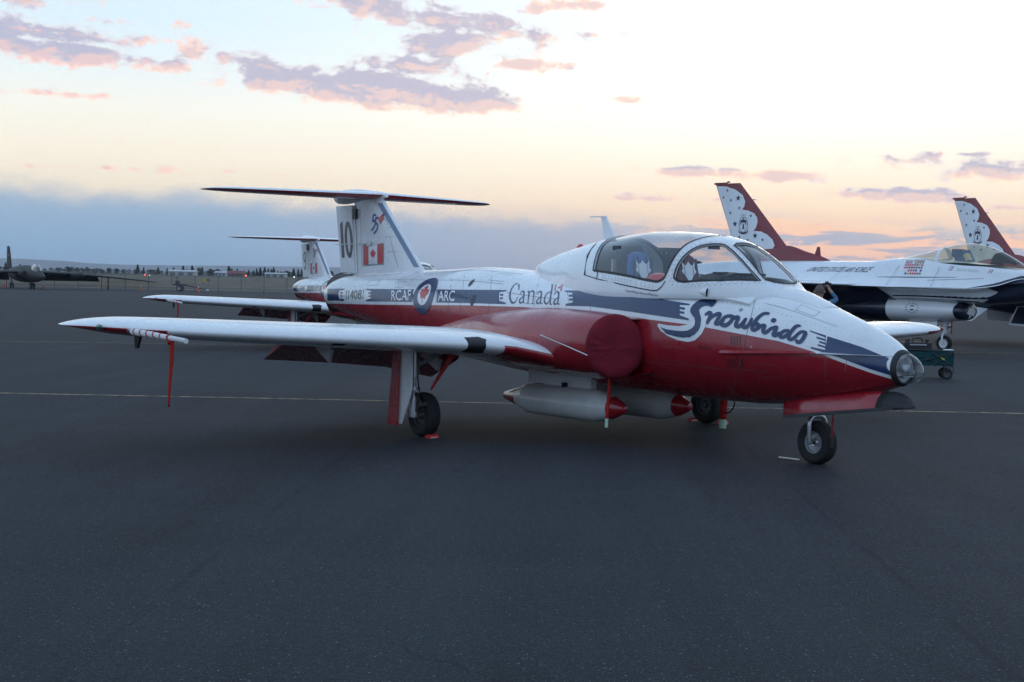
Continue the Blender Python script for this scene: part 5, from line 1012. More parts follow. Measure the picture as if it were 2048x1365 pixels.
# ------------------------------------------------------------------ loose things around the near jet
def local(T, p): return T.matrix_basis @ Vector(p)
def intake_cover(T, sd, label):
    """cloth bag drawn over the intake: radial folds, gathered rim"""
    mb = MB(); rows = []; n = 96; C = Vector((-2.915, -.895, .970)); ah = Vector((.622, .783, 0)); nh = Vector((.783, -.622, 0))
    for j, (s, bl) in enumerate(((1.03, -.17), (1.05, -.12), (1.06, -.05), (1.045, -.01), (.97, .018), (.84, .034), (.66, .042), (.46, .044), (.26, .042), (.06, .042))):
        row = []
        for k in range(n):
            a = 2 * math.pi * k / n; gat = 1 + (.012 * math.sin(30 * a) if j < 2 else 0)
            u, v = -.262 * s * gat * math.cos(a), .292 * s * gat * math.sin(a)
            # folds drawn towards the lashing on the outboard edge
            du, dv = u + .25, v + .03; an = math.atan2(dv, du); rr = math.hypot(du, dv)
            fold = .010 * (math.sin(13 * an + .6) + .6 * math.sin(21 * an + 2.0 + sd)) * math.exp(-rr / .30) * min(1, rr / .10) if j > 2 else 0
            q = C + ah * u + Vector((0, 0, v)) + nh * (bl + fold); row.append((q.x, q.y * (-sd), q.z))
        rows.append(row)
    mb.grid(rows, True); mb.f.append(tuple(len(rows) * n - n + k for k in range(n)))
    o = mb.build('intake_cover', M_COVER, None, angle=180); o.matrix_basis = T.matrix_basis.copy(); o.data.transform(Matrix.Identity(4))
    cr = MB().tube([(-3.05, sd * 1.115, .885), (-3.4, sd * 1.128, .968), (-3.80, sd * 1.115, 1.05)], .006, 6).build('draw_cord', M_GREYPAINT, o)
    return tag(o, label, 'cover')
def streamer(T, top, L, w, label, lean=(0, 0), tape=True, twist=.25, name='warning_streamer', narrow=False):
    """strip of cloth hanging from a point of the jet; slight waves, reflective end"""
    o = empty(name); o.matrix_basis = T.matrix_basis @ Matrix.Translation(top)
    def strip(t0, t1, nm, m):
        rows = []
        for i in range(15):
            t = t0 + (t1 - t0) * i / 14; a = .7 + twist * math.sin(t * 4.0); ww = w * (1 - .55 * t if narrow else 1)
            cx, cy = lean[0] * t + .004 * math.sin(t * 5), lean[1] * t + .004 * math.sin(t * 4 + 1)
            rows.append([(cx - math.cos(a) * ww / 2, cy - math.sin(a) * ww / 2, -L * t), (cx + .004, cy - .003, -L * t), (cx + math.cos(a) * ww / 2, cy + math.sin(a) * ww / 2, -L * t)])
        q = MB().grid(rows).build(nm, m, o); s = q.modifiers.new('thick', 'SOLIDIFY'); s.thickness = .003; return q
    strip(0, .84 if tape else 1.0, 'cloth', M_STREAM)
    if tape: strip(.84, 1.0, 'reflective_end', M_TAPE)
    return tag(o, label, 'streamer')
def chock(T, p, rz, label):
    o = empty('wheel_chock'); o.matrix_basis = T.matrix_basis @ Matrix.Translation(p) @ Matrix.Rotation(rz, 4, 'Z') @ Matrix.Scale(.68, 4)
    MB().plate([(-.05, -.10, 0), (.05, -.10, 0), (.035, -.10, .055), (-.01, -.10, .065), (-.045, -.10, .04)], (0, 1, 0), .20).build('block', M_DRED, o, angle=20)
    pl = Plane((.0515, -.06, .012), (0, 1, 0), (-.25, 0, .97)); v, f = text_polys('XCRAFT', .02)
    mx = max(q[0] for q in v); mobj('printed_mark', [pl.pt(q[0] / mx * .12, q[1] * .028) for q in v], f, M_DWHITE, o)
    MB().tube(spline([(0, -.1, .05), (.03, -.18, .015), (-.03, -.26, .008)], 5), .006, 6).build('rope', M_BLACK, o)
    return tag(o, label, 'wheel chock', 'chocks at the main wheels')
def pitot_sock(T, sd, label):
    sf = Wing(WING_TAB, sd, .012); x0, y0, z0 = sf.raw(5.22, -.05)
    def stripes(nt, b):
        p = ncoord(nt); x, y, z = nsep(nt, p)
        s = ((x * 7.5 + z * 6.0)._m('FRACT') < .22) * (x < -3.35); c = nmix(nt, s, (.66, .66, .65), (.42, .03, .05)); nt.links.new(c.k, b.inputs['Base Color'])
    m = mat('striped_sock', rough=.8, build=stripes)
    o = MB().tube([(x0 + .06, y0, z0 - .01), (x0 + .10, y0, z0 - .012), (x0 + .5, y0, z0 - .022), (x0 + .9, y0, z0 - .035), (x0 + 1.18, y0, z0 - .045)], [.024, .030, .027, .021, .020], 14).build('pitot_cover', m, None)
    o.matrix_basis = T.matrix_basis.copy()
    MB().tube([(x0 + .84, y0, z0 - .02), (x0 + .88, y0, z0 - .075)], .026, 10).build('tie', M_STREAM, o)
    return tag(o, label, 'pitot cover')
# ------------------------------------------------------------------ folding wagon and case
M_TEAL = mat('wagon_cloth', (.008, .055, .062), .8, spec=.2, var=.2, vscale=8, bump=.3)
def wagon(loc, rz, label):
    o = empty('folding_wagon', loc, rz)
    MB().box((0, 0, .25), (.86, .44, .02)).box((0, -.22, .37), (.86, .012, .25)).box((0, .22, .37), (.86, .012, .25)).box((-.43, 0, .37), (.012, .44, .25)).box((.43, 0, .37), (.012, .44, .25)).build('cloth_tub', M_TEAL, o, angle=20)
    fr = MB()
    for x in (-.44, .44):
        for y in (-.235, .235): fr.tube([(x, y, .12), (x, y, .53)], .010, 8)
    fr.tube([(-.44, -.235, .52), (.44, -.235, .52), (.44, .235, .52), (-.44, .235, .52), (-.44, -.235, .52)], .009, 8)
    fr.build('frame', M_DKMETAL, o)
    for y in (-.245, .245):
        for a, b in (((-.44, .22), (.44, .50)), ((-.44, .50), (.44, .22)), ((.05, .24), (.44, .48)), ((.44, .24), (.05, .48))): MB().tube([(a[0], y, a[1]), (b[0], y, b[1])], .008, 6).build('cross_bar', M_DKMETAL, o)
    for x in (-.33, .33):
        MB().tube([(x, -.24, .10), (x, .24, .10)], .010, 8).build('axle', M_DKMETAL, o)
        for y in (-.24, .24):
            wheel(o, (x, y, .10), .10, .055, hub=M_DKMETAL, hr=.6); MB().tube([(x, y * .93, .10), (x, y * .93, .24)], .014, 8).build('caster_leg', M_DKMETAL, o)
    MB().tube([(-.43, 0, .20), (-.62, 0, .25), (-.70, 0, .55)], .010, 8).tube([(-.70, -.06, .56), (-.70, .06, .56)], .012, 8).build('pull_handle', M_DKMETAL, o)
    MB().box((.25, -.256, .37), (.07, .004, .018), Matrix.Rotation(.56, 3, 'Y')).build('tag', mat('tag_yellow', (.6, .5, .02), .6), o)
    MB().box((.36, -.1, .525), (.16, .24, .03)).build('lid_strip', M_HUBW, o)
    return tag(o, label, 'wagon')
def hard_case(loc, rz, label):
    o = empty('hard_case', loc, rz); w, d, h = .50, .34, .16
    body = MB().box((0, 0, h / 2), (w, d, h)).build('case_body', M_BLACK, o, angle=20)
    bv = body.modifiers.new('bevel', 'BEVEL'); bv.width = .02; bv.segments = 2
    MB().tube(spline([(-.09, -.05, h), (-.08, -.05, h + .06), (0, -.05, h + .075), (.08, -.05, h + .06), (.09, -.05, h)], 4), .012, 8).build('handle', M_BLACK, o)
    for x in (-.17, .17): MB().box((x, -.05, h + .025), (.06, .07, .06)).build('latch', M_BLACK, o)
    MB().box((0, -d / 2 - .004, h * .72), (.3, .01, .02)).build('trim', M_STEEL, o)
    return tag(o, label, 'case')
# ------------------------------------------------------------------ photographer seen from behind
def person(loc, rz, label):
    J = {'pelvis': (0, 0, .93), 'waist': (0, 0, 1.08), 'chest': (0, .01, 1.27), 'neckb': (0, .0, 1.42), 'neck': (0, .02, 1.48), 'head0': (0, .03, 1.55), 'head1': (0, .025, 1.62), 'head2': (0, .02, 1.685),
         'hipr': (.10, 0, .88), 'kneer': (.11, .02, .48), 'anr': (.12, -.01, .09), 'toer': (.13, .16, .03), 'hipl': (-.10, 0, .88), 'kneel': (-.13, .03, .48), 'anl': (-.15, 0, .09), 'toel': (-.17, .16, .03),
         'shr': (.18, .01, 1.38), 'elr': (.37, .14, 1.46), 'wrr': (.245, .26, 1.655), 'pamr': (.225, .285, 1.72),
         'shl': (-.18, .01, 1.37), 'ell': (-.27, .16, 1.20), 'wrl': (.05, .30, 1.55), 'paml': (.11, .31, 1.61)}
    R = {'pelvis': .15, 'waist': .135, 'chest': .155, 'neckb': .085, 'neck': .058, 'head0': .085, 'head1': .098, 'head2': .07, 'hipr': .085, 'kneer': .058, 'anr': .042, 'toer': .035, 'hipl': .085, 'kneel': .058, 'anl': .042, 'toel': .035,
         'shr': .068, 'elr': .046, 'wrr': .030, 'pamr': .034, 'shl': .068, 'ell': .046, 'wrl': .030, 'paml': .034}
    E = [('pelvis', 'waist'), ('waist', 'chest'), ('chest', 'neckb'), ('neckb', 'neck'), ('neck', 'head0'), ('head0', 'head1'), ('head1', 'head2'), ('pelvis', 'hipr'), ('hipr', 'kneer'), ('kneer', 'anr'), ('anr', 'toer'), ('pelvis', 'hipl'), ('hipl', 'kneel'), ('kneel', 'anl'), ('anl', 'toel'),
         ('chest', 'shr'), ('shr', 'elr'), ('elr', 'wrr'), ('wrr', 'pamr'), ('chest', 'shl'), ('shl', 'ell'), ('ell', 'wrl'), ('wrl', 'paml')]
    for h, s in (('r', -1), ('l', 1)):
        px, py, pz = J['pam' + h]
        for k in range(4):
            a, b = 'f%s%d' % (h, k), 'g%s%d' % (h, k)
            J[a] = (px + s * .035, py + .02 - k * .018, pz + .035 - k * .012); J[b] = (px + s * .075, py + .03 - k * .018, pz + .040 - k * .016 - (.006 if k in (0, 3) else 0)); R[a] = .010; R[b] = .0085; E += [('pam' + h, a), (a, b)]
        J['t' + h] = (px + s * .02, py - .045, pz - .01); J['u' + h] = (px + s * .05, py - .055, pz + .012); R['t' + h] = .011; R['u' + h] = .0095; E += [('pam' + h, 't' + h), ('t' + h, 'u' + h)]
    names = list(J); me = bpy.data.meshes.new('skel'); me.from_pydata([J[n] for n in names], [(names.index(a), names.index(b)) for a, b in E], []); ob = bpy.data.objects.new('skel', me); COL.objects.link(ob)
    md = ob.modifiers.new('skin', 'SKIN'); ss = ob.modifiers.new('sub', 'SUBSURF'); ss.levels = 2; ss.render_levels = 2
    for i, n in enumerate(names):
        sv = me.skin_vertices[0].data[i]; sv.radius = (R[n], R[n]) if n not in ('chest', 'pelvis', 'waist') else (R[n] * 1.0, R[n] * .72); sv.use_root = (n == 'pelvis')
    dg = bpy.context.evaluated_depsgraph_get(); ev = ob.evaluated_get(dg); m2 = bpy.data.meshes.new_from_object(ev); bpy.data.objects.remove(ob, do_unlink=True)
    p = bpy.data.objects.new('person', m2); COL.objects.link(p); p.location = loc; p.rotation_euler = (0, 0, rz)
    m2.materials.clear()
    for q in (mat('skin', (.36, .20, .14), .55, var=.08, vscale=20), mat('shirt_blue', (.05, .13, .24), .85, var=.15, vscale=12), mat('trousers', (.03, .032, .04), .85, var=.15, vscale=10), mat('shoes', (.015, .015, .016), .7)): m2.materials.append(q)
    def seg(n1, n2, c):
        a, b = Vector(J[n1]), Vector(J[n2]); ab = b - a; t = max(0, min(1, (c - a).dot(ab) / max(ab.length_squared, 1e-9))); return (c - a - ab * t).length
    def mi(n1, n2):
        k = n1 + n2
        if n1.startswith('neck') and n2 != 'neck' or n1 == 'head0' or n1 == 'head1' or n1[:3] in ('pam', 'wrr', 'wrl') or n1[0] in 'fgtu' and n1 != 'toer': return 0
        if n1 == 'chest' or n1 == 'waist' or n1.startswith('sh') : return 1
        if n1 in ('elr', 'ell'): return -1
        if n1 in ('anr', 'anl'): return 3
        return 2
    for f in m2.polygons:
        c = f.center; n1, n2 = min(E, key=lambda e: seg(e[0], e[1], c)); k = mi(n1, n2)
        if k == -1: k = 1 if (c - Vector(J[n1])).length < (c - Vector(J[n2])).length * 1.6 else 0
        if (n1, n2) == ('neckb', 'neck'): k = 0 if c.z > 1.45 else 1
        if (n1, n2) == ('chest', 'neckb'): k = 1
        if k == 2 and c.z > 1.0: k = 1
        f.material_index = k; f.use_smooth = True
    # cropped hair: a cap over the back of the skull
    hb = MB(); rows = []
    for i in range(9):
        v = -.35 + 1.9 * i / 8; rows.append([(.094 * math.cos(v) * math.sin(u), .022 - .105 * math.cos(v) * math.cos(u), 1.618 + .118 * math.sin(v)) for u in lin(-1.9, 1.9, 17)])
    hb.grid(rows).build('hair', mat('hair_short', (.13, .095, .08), .9, var=.3, vscale=60, bump=.4, bscale=200), p)
    for s in (-1, 1): MB().lathe([(0, .012), (.01, .026), (.02, .02)], (s * .088, .02, 1.60), (s, -.35, 0), 10).build('ear', m2.materials[0], p)
    MB().lathe([(0, .014), (.012, .016), (.03, .006)], (0, .115, 1.60), (0, 1, -.2), 8).build('nose', m2.materials[0], p)
    return tag(p, label, 'person')
def camera_prop(loc, rz, label):
    o = empty('hand_camera', loc, rz)
    b = MB().box((0, 0, 0), (.145, .06, .10)).box((0, -.005, .062), (.06, .05, .035)).box((.062, .0, .005), (.03, .075, .10)).build('body', M_BLACK, o, angle=20)
    MB().lathe([(0, .036), (.02, .040), (.10, .040), (.12, .043)], (0, .03, 0), (0, 1, 0), 20).build('lens', M_BLACK, o)
    MB().tube(spline([(-.07, 0, .03), (-.09, -.03, -.12), (-.07, -.04, -.30), (-.03, -.04, -.36)], 5), .008, 6).build('strap', M_BLACK, o)
    MB().box((-.01, -.031, -.01), (.07, .003, .05)).build('screen', M_DKMETAL, o)
    return tag(o, label, 'camera')
# ------------------------------------------------------------------ far left: dark long-winged jet, cones, tow bar
M_U2 = mat('dark_matt_grey', (.009, .009, .010), .65, var=.2, vscale=.6)
def build_u2(loc, rz, label):
    T = empty('long_wing_jet', loc, rz)
    Bd = Body([(-19.2, 2.2, 1.7, .25, 1.95, 2, 2, 0), (-16, 2.5, 1.2, .55, 1.9, 2, 2, 0), (-12, 2.7, .85, .85, 1.8, 2, 2, 0), (-8.5, 2.75, .75, .95, 1.7, 2, 2, 0), (-6.5, 2.6, .75, .80, 1.65, 2, 2, 0), (-4, 2.35, .8, .6, 1.6, 2, 2, 0), (-2, 2.0, .95, .42, 1.5, 2, 2, 0), (-.6, 1.65, 1.15, .2, 1.4, 2, 2, 0), (0, 1.42, 1.36, .02, 1.39, 2, 2, 0)])
    surf_mesh(Bd, lin(-19.2, 0, 50), [360 * k / 32 for k in range(32)], True, cap0=True).build('fuselage', M_U2, T)
    Cp = Body([(-5.6, 2.5, 2.0, .2, 2.2, 2, 2, 0), (-4.6, 2.85, 2.0, .42, 2.2, 2, 2, 0), (-3.7, 2.85, 2.0, .42, 2.1, 2, 2, 0), (-2.6, 2.2, 1.8, .25, 2.0, 2, 2, 0)])
    cp = surf_mesh(Cp, lin(-5.6, -2.6, 16), lin(0, 180, 21)).build('canopy', M_WGLASS, T); MB().box((-4.2, 0, 2.62), (.3, .5, .12)).build('canopy_shade', M_HUBW, cp)
    for sd in (-1, 1):
        W = Wing([(.5, -7.6, 4.0, 1.95, .10), (4.6, -7.9, 3.2, 1.85, .10), (7.0, -8.05, 2.9, 1.72, .10), (15.2, -8.6, 1.3, 1.10, .09), (15.7, -8.9, .7, 1.05, .06)], sd, .02)
        w = wing_mesh(W, [.5, 1.5, 3, 4.6, 5.8, 7, 9, 11, 13, 15.2, 15.7], 10).build('wing', M_U2, T, angle=50)
        MB().lathe([(-11.5, .05), (-10.5, .32), (-7, .45), (-5, .38), (-4.2, .24), (-3.9, .02)], (0, sd * 5.3, 1.72), (1, 0, 0), 20).build('wing_pod', M_U2, w)
        MB().box((-9.9, sd * 5.2, 1.45), (1.5, 6.8, .06), Matrix.Rotation(.6, 3, 'Y')).build('flap', M_U2, w)
        MB().lathe([(-9, .45), (-6.2, .42), (-6.1, .36)], (0, sd * .85, 1.7), (1, 0, 0), 20).build('air_intake', M_U2, T)
        pg = MB().tube([(-8.9, sd * 9.6, 1.5), (-8.95, sd * 9.6, .25)], .09, 8).build('outrigger', mat('outrigger_tan', (.16, .09, .05), .7), w); wheel(T, (-8.95, sd * 9.6, .22), .22, .14, name='outrigger_wheel')
        W3 = Wing([(.1, -17.4, 1.9, 2.45, .08), (3.0, -17.9, 1.1, 2.45, .08)], sd, 0); wing_mesh(W3, [.1, 1, 2, 3], 8).build('tailplane', M_U2, T)
    F = Wing([(2.2, -16.4, 2.9, 0, .08), (4.9, -17.6, 1.6, 0, .08), (5.1, -17.9, 1.2, 0, .06)], 1, 0, True); fin = wing_mesh(F, [2.2, 3, 4, 4.9, 5.1], 8).build('fin', M_U2, T)
    FS = FinSide(F, -1)
    decal('tail_mark', FS, [[(-17.7, 3.9), (-18.4, 3.9), (-18.4, 4.05), (-17.7, 4.05)]], M_DRED, fin, off=.01, du=.5, dv=.5)
    for x, y in ((-6.0, -.2), (-6.0, .2), (-16.5, -.15), (-16.5, .15)): wheel(T, (x, y, .35), .35, .2, name='wheel')
    MB().tube([(-6.0, 0, 1.0), (-6.0, 0, .35)], .08, 8).build('main_strut', M_U2, T); MB().tube([(-16.5, 0, 1.4), (-16.5, 0, .35)], .07, 8).build('tail_strut', M_U2, T)
    return tag(T, label, 'jet')
M_CONE = mat('cone_orange', (.62, .085, .03), .6, var=.1)
def cone(loc, label, s=1.0):
    o = empty('traffic_cone', loc, .3, s)
    MB().lathe([(.03, .15), (.28, .11)], (0, 0, 0), (0, 0, 1), 20, cap=False).lathe([(.28, .11), (.45, .085)], (0, 0, 0), (0, 0, 1), 20, cap=False).lathe([(.45, .085), (.86, .028), (.90, .024)], (0, 0, 0), (0, 0, 1), 20).build('cone', M_CONE, o)
    b = MB().box((0, 0, .02), (.38, .38, .04)).build('base', M_CONE, o, angle=20)
    MB().lathe([(.56, .073), (.68, .055)], (0, 0, 0), (0, 0, 1), 20, cap=False).build('collar', M_HUBW, o)
    return tag(o, label, 'traffic cone', 'orange cones by the far fence')
def tow_cart(loc, rz, label):
    o = empty('tow_bar_cart', loc, rz)
    MB().box((0, 0, .9), (1.6, 1.2, .22)).box((-.3, 0, 1.2), (.5, .9, .5)).build('chassis', M_U2, o, angle=20)
    MB().tube([(.6, 0, .85), (2.2, 0, .62), (3.6, 0, .25)], [.10, .07, .05], 8).build('tow_bar', M_U2, o)
    MB().box((3.75, 0, .25), (.3, .3, .2)).build('tow_head', M_HUBW, o)
    MB().tube([(-.4, 0, 1.4), (-.45, 0, 1.9)], .04, 6).box((-.45, 0, 1.9), (.4, .6, .08)).build('mast', M_U2, o)
    for y in (-.6, .6): wheel(o, (0, y, .42), .42, .25)
    return tag(o, label, 'tow cart')
# ------------------------------------------------------------------ beyond the apron
def terrain_z(y): return 0.0 if y < 250 else (y - 250) * .0072 if y < 1000 else 5.4 + (y - 1000) * .0012
def build_far():
    def grass(nt, b):
        p = ncoord(nt); x, y, z = nsep(nt, p)
        n = nnoise(nt, ncomb(nt, x * .02, y * .006, 0.0), 6.0, 6.0, .6); f = nnoise(nt, p, 1.5, 4.0, .7)
        c = nmix(nt, n.step(.35, .65), (.10, .082, .055), (.19, .15, .10)); c = nmix(nt, f.step(.4, .7) * .4, c, (.07, .07, .045))
        strip = (y > 262.0) * (y < 282.0); c = nmix(nt, strip * .8, c, (.055, .058, .062)); nt.links.new(c.k, b.inputs['Base Color'])
    m = mat('dry_grass', (.14, .11, .07), .95, spec=.1, build=grass)
    ys = [244, 250, 300, 400, 600, 800, 1000, 2000, 4000, 8600]; mb = MB()
    mb.grid([[(-s * (400 + y * .7), y - (3 if y < 250 else 0), terrain_z(y) + (.004 if y > 245 else -.35)) for s in (1, .6, .2, -.2, -.6, -1)] for y in ys])
    g = mb.build('field', m, None); tag(g, 'dry grass airfield beyond the apron', kind='structure')
    # hills
    def hill(nt, b):
        p = ncoord(nt); n = nnoise(nt, p, .004, 6.0, .6); c = nmix(nt, n.step(.3, .7), (.10, .085, .06), (.17, .14, .10)); nt.links.new(c.k, b.inputs['Base Color'])
    mh = mat('hill_slopes', (.13, .11, .08), 1.0, spec=.05, build=hill)
    rid = [(-6500, 92), (-5200, 98), (-4300, 94), (-3618, 100), (-3028, 108), (-2937, 111), (-2866, 107), (-2733, 104), (-2645, 102), (-2497, 91), (-2338, 87), (-2084, 88), (-1848, 91), (-1624, 94), (-1200, 97), (-669, 100), (215, 104), (1500, 96), (3000, 100), (4800, 90), (6500, 95)]
    mb = MB(); xs = lin(-6500, 6500, 160); rnd = random.Random(11)
    rows = []
    for k, (dy, f) in enumerate(((8500, .0), (8620, .35), (8760, .62), (8880, .85), (9000, 1.0), (9200, .8), (9600, .2), (9900, 0))):
        rows.append([(x, dy + rnd.uniform(-30, 30), 14 + (_interp([(a, b) for a, b in rid], x, 1) - 14) * f + (rnd.uniform(-2.5, 2.5) if 0 < f < 1 else (rnd.uniform(-.6, .6) if f else 0))) for x in xs])
    h = mb.grid(rows).build('hills', mh, None, angle=180); tag(h, 'low hazy hills along the horizon', kind='structure')
    # chain-link fence along the apron edge
    fo = empty('chain_link_fence', (-66, 205, 0)); tag(fo, 'long grey chain-link fence along the far edge of the apron', 'fence')
    def link(nt, b):
        tr = nt.nodes.new('ShaderNodeBsdfTransparent'); mx = nt.nodes.new('ShaderNodeMixShader'); out = [n for n in nt.nodes if n.type == 'OUTPUT_MATERIAL'][0]
        mx.inputs[0].default_value = .28; nt.links.new(tr.outputs[0], mx.inputs[1]); nt.links.new(b.outputs[0], mx.inputs[2]); nt.links.new(mx.outputs[0], out.inputs[0])
    ml = mat('fence_wire', (.16, .17, .18), .6, build=link); mp = mat('fence_post', (.10, .105, .11), .5, var=.2)
    a, d = Vector((-66 - 40, 205 - 10, 0)), Vector((1, .16, 0)).normalized(); H = 2.15; n = 34
    post = MB().tube([(0, 0, 0), (0, 0, H)], .045, 6).build('post', mp, fo); rail = MB().tube([(0, 0, 0), d * 3.05], .03, 6, cap=False).build('top_rail', mp, fo); pan = MB().add([Vector((0, 0, .05)), d * 3.05 + Vector((0, 0, .05)), d * 3.05 + Vector((0, 0, H)), Vector((0, 0, H))], [(0, 1, 2, 3)]).build('wire_panel', ml, fo)
    o0 = Vector(fo.location)
    for o, z in ((post, 0), (rail, H), (pan, 0)):
        o.location = a - o0 + Vector((0, 0, z))
        for k in range(1, n):
            c = o.copy(); COL.objects.link(c); c.parent = fo; c.location = a + d * 3.05 * k - o0 + Vector((0, 0, z))
    # trees: leaf clumps spread over a crown, trunk below
    mt = [mat('conifer_leaf', (.022, .034, .022), .9, spec=.1, var=.3, vscale=.8), mat('broad_leaf', (.035, .045, .024), .9, spec=.1, var=.3, vscale=.8)]; mk = mat('bark', (.06, .045, .035), .9, var=.2)
    protos = []
    for kind in range(4):
        rnd = random.Random(20 + kind); mb = MB(); n = 420
        for i in range(n):
            if kind in (0, 1):
                t = rnd.random() ** .8; r = (1 - t) * (.30 if kind == 0 else .24) * rnd.uniform(.35, 1.08) + .01; z = .10 + .90 * t
            else:
                t = rnd.random(); z = .04 + .92 * t ** .9; r = (.42 if kind == 2 else .70) * math.sqrt(max(0, 1 - (1.5 * t - .5) ** 2)) * rnd.uniform(.3, 1.08) * (1 + .25 * math.sin(i * 2.4))
            an = rnd.uniform(0, 6.28); c = Vector((r * math.cos(an), r * math.sin(an), z)); s = rnd.uniform(.045, .085)
            R = Matrix.Rotation(rnd.uniform(0, 6.28), 3, 'Z') @ Matrix.Rotation(rnd.uniform(-1.2, 1.2), 3, 'X')
            mb.add([c + R @ Vector(q) * s for q in ((-1, -.6, 0), (1, -.6, 0), (.6, .8, .1), (-.7, .7, -.1))], [(0, 1, 2, 3)])
        cr = mb.build('crown', mt[0 if kind < 2 else 1], None, smooth=False); tk = MB().tube([(0, 0, 0), (.01, 0, .35), (0, .01, .8)], [.030, .022, .006], 7).build('trunk', mk, None); protos.append((cr.data, tk.data)); bpy.data.objects.remove(cr); bpy.data.objects.remove(tk)
    names = ['conifer_tree', 'slim_conifer_tree', 'broadleaf_tree', 'wide_broadleaf_tree']
    labs = ['dark pointed conifer in the far tree line beyond the fence', 'slim dark conifer in the far tree line beyond the fence', 'rounded dull green tree in the far tree line', 'low spreading tree in the far tree line']
    def tree(px, hp, kind, D=900):
        x = (px - 1024) / 3050 * D; hm = hp / 3050 * D; o = empty(names[kind], (x, D, terrain_z(D) - .05), random.uniform(0, 6), hm)
        for dta, nm in zip(protos[kind], ('crown', 'trunk')):
            c = bpy.data.objects.new(nm, dta); COL.objects.link(c); c.parent = o
        tag(o, labs[kind], 'tree', 'far tree line: ' + names[kind].replace('_', ' ') + 's'); return o
    spec = [(9, 13, 0), (38, 11, 1), (-15, 12, 0), (66, 9, 3), (118, 8, 3), (133, 11, 2), (142, 10, 3), (152, 9, 2), (162, 9, 3), (172, 10, 2), (186, 8, 3), (200, 8, 3), (216, 9, 3), (232, 9, 2), (246, 8, 3), (273, 14, 0), (285, 10, 1), (300, 8, 3), (314, 11, 0), (332, 9, 0), (345, 11, 0), (355, 7, 3), (364, 14, 0), (372, 9, 1), (382, 14, 0), (396, 13, 2), (402, 12, 0), (419, 12, 2), (427, 9, 3), (432, 11, 3), (440, 7, 3), (455, 14, 0), (459, 13, 2), (472, 11, 1), (479, 7, 3), (495, 10, 1), (505, 9, 0), (511, 12, 1), (518, 13, 0), (527, 14, 0), (534, 12, 1), (540, 11, 0), (545, 14, 0), (553, 9, 1), (560, 10, 2), (570, 11, 3), (575, 9, 2), (585, 13, 0), (594, 12, 1), (601, 12, 0), (606, 11, 1), (625, 12, 0), (660, 12, 2), (-40, 11, 2), (-70, 12, 0)] + [(x, 6.5 + (x * 7) % 3, 3) for x in range(-30, 620, 13)]
    for i, (px, hp, k) in enumerate(spec): tree(px, hp * (1.35 if k < 2 else 1.2), k, 860 + (i * 37) % 90)
    # sheds
    def shed(px0, px1, D, h, rh, mw, mr, label):
        x0, x1 = [(q - 1024) / 3050 * D for q in (px0, px1)]; z = terrain_z(D); o = empty('shed', ((x0 + x1) / 2, D, z)); L = x1 - x0; dp = 9
        MB().box((0, 0, h / 2 - .5), (L, dp, h + 1)).build('wall', mw, o, angle=20)
        MB().add([(-L / 2 - .4, -dp / 2 - .5, h), (L / 2 + .4, -dp / 2 - .5, h), (L / 2 + .4, 0, h + rh), (-L / 2 - .4, 0, h + rh), (-L / 2 - .4, dp / 2 + .5, h), (L / 2 + .4, dp / 2 + .5, h)], [(0, 1, 2, 3), (3, 2, 5, 4), (0, 3, 4), (1, 5, 2), (0, 4, 5, 1)]).build('roof', mr, o, angle=20)
        for k in range(3): MB().box((-L / 2 + L * (k + .5) / 3, -dp / 2 - .04, h * .45), (min(3, L * .2), .06, h * .6)).build('door', mp, o, angle=20)
        tag(o, label, 'shed')
    mw = mat('shed_wall', (.36, .36, .36), .8, var=.1, vscale=.3); mr = mat('shed_roof', (.42, .44, .46), .6, var=.1, vscale=.3); mrr = mat('shed_roof_red', (.16, .04, .035), .8, var=.1, vscale=.3)
    shed(338, 390, 780, 2.2, .8, mw, mr, 'long low shed with pale grey roof behind the tow cart'); shed(456, 486, 780, 1.6, 1.6, mat('shed_wall_red', (.15, .05, .045), .8), mrr, 'low shed with dark red roof in front of the trees'); shed(530, 570, 790, 2.0, .6, mw, mr, 'low white shed nearest the second jet\'s tail'); shed(430, 452, 800, 2.0, .7, mw, mr, 'small pale shed left of the red one')
    # obstruction lamps, field sign
    def lamp(x, D, z, col, st, label):
        o = empty('airfield_lamp', (x, D, terrain_z(D) - .02)); h = z - terrain_z(D)
        MB().tube([(0, 0, 0), (0, 0, h)], .05, 6).build('post', mp, o)
        MB().lathe([(-.16, .05), (-.1, .17), (.05, .19), (.16, .1), (.19, .01)], (0, 0, h + .1), (0, 0, 1), 12).build('lens', mat('lamp_lens_%s' % col[0], tuple(c * .5 for c in col), .3, emit=(col, st)), o)
        tag(o, label, 'lamp', 'lamps on the airfield')
    lamp(-121.2, 420, 2.7, (1, .06, .05), 6, 'red airfield lamp seen over the dark jet\'s wing'); lamp(-101.4, 420, 2.7, (1, .06, .05), 6, 'red airfield lamp left of the tow cart'); lamp(-73.6, 420, 3.07, (1, .06, .05), 8, 'red airfield lamp nearest the parked jets'); lamp(-119.2, 500, 2.9, (.95, .95, .8), 2.5, 'small white airfield lamp beside a red one'); lamp(-71.8, 500, 3.29, (.95, .95, .8), 2.5, 'small white airfield lamp near the second jet\'s tail')
    o = empty('field_sign', (-60.4, 300, terrain_z(300)))
    MB().box((-.35, 0, 1.3), (.85, .2, .75)).build('yellow_panel', mat('sign_yellow', (.45, .30, .03), .6), o, angle=20); MB().box((.42, 0, 1.3), (.66, .2, .6)).build('dark_panel', mat('sign_brown', (.16, .11, .05), .6), o, angle=20)
    for x in (-.6, .6): MB().tube([(x, 0, 0), (x, 0, 1)], .05, 6).build('leg', mp, o)
    tag(o, 'yellow airfield guidance sign beyond the fence', 'sign')
build_far()
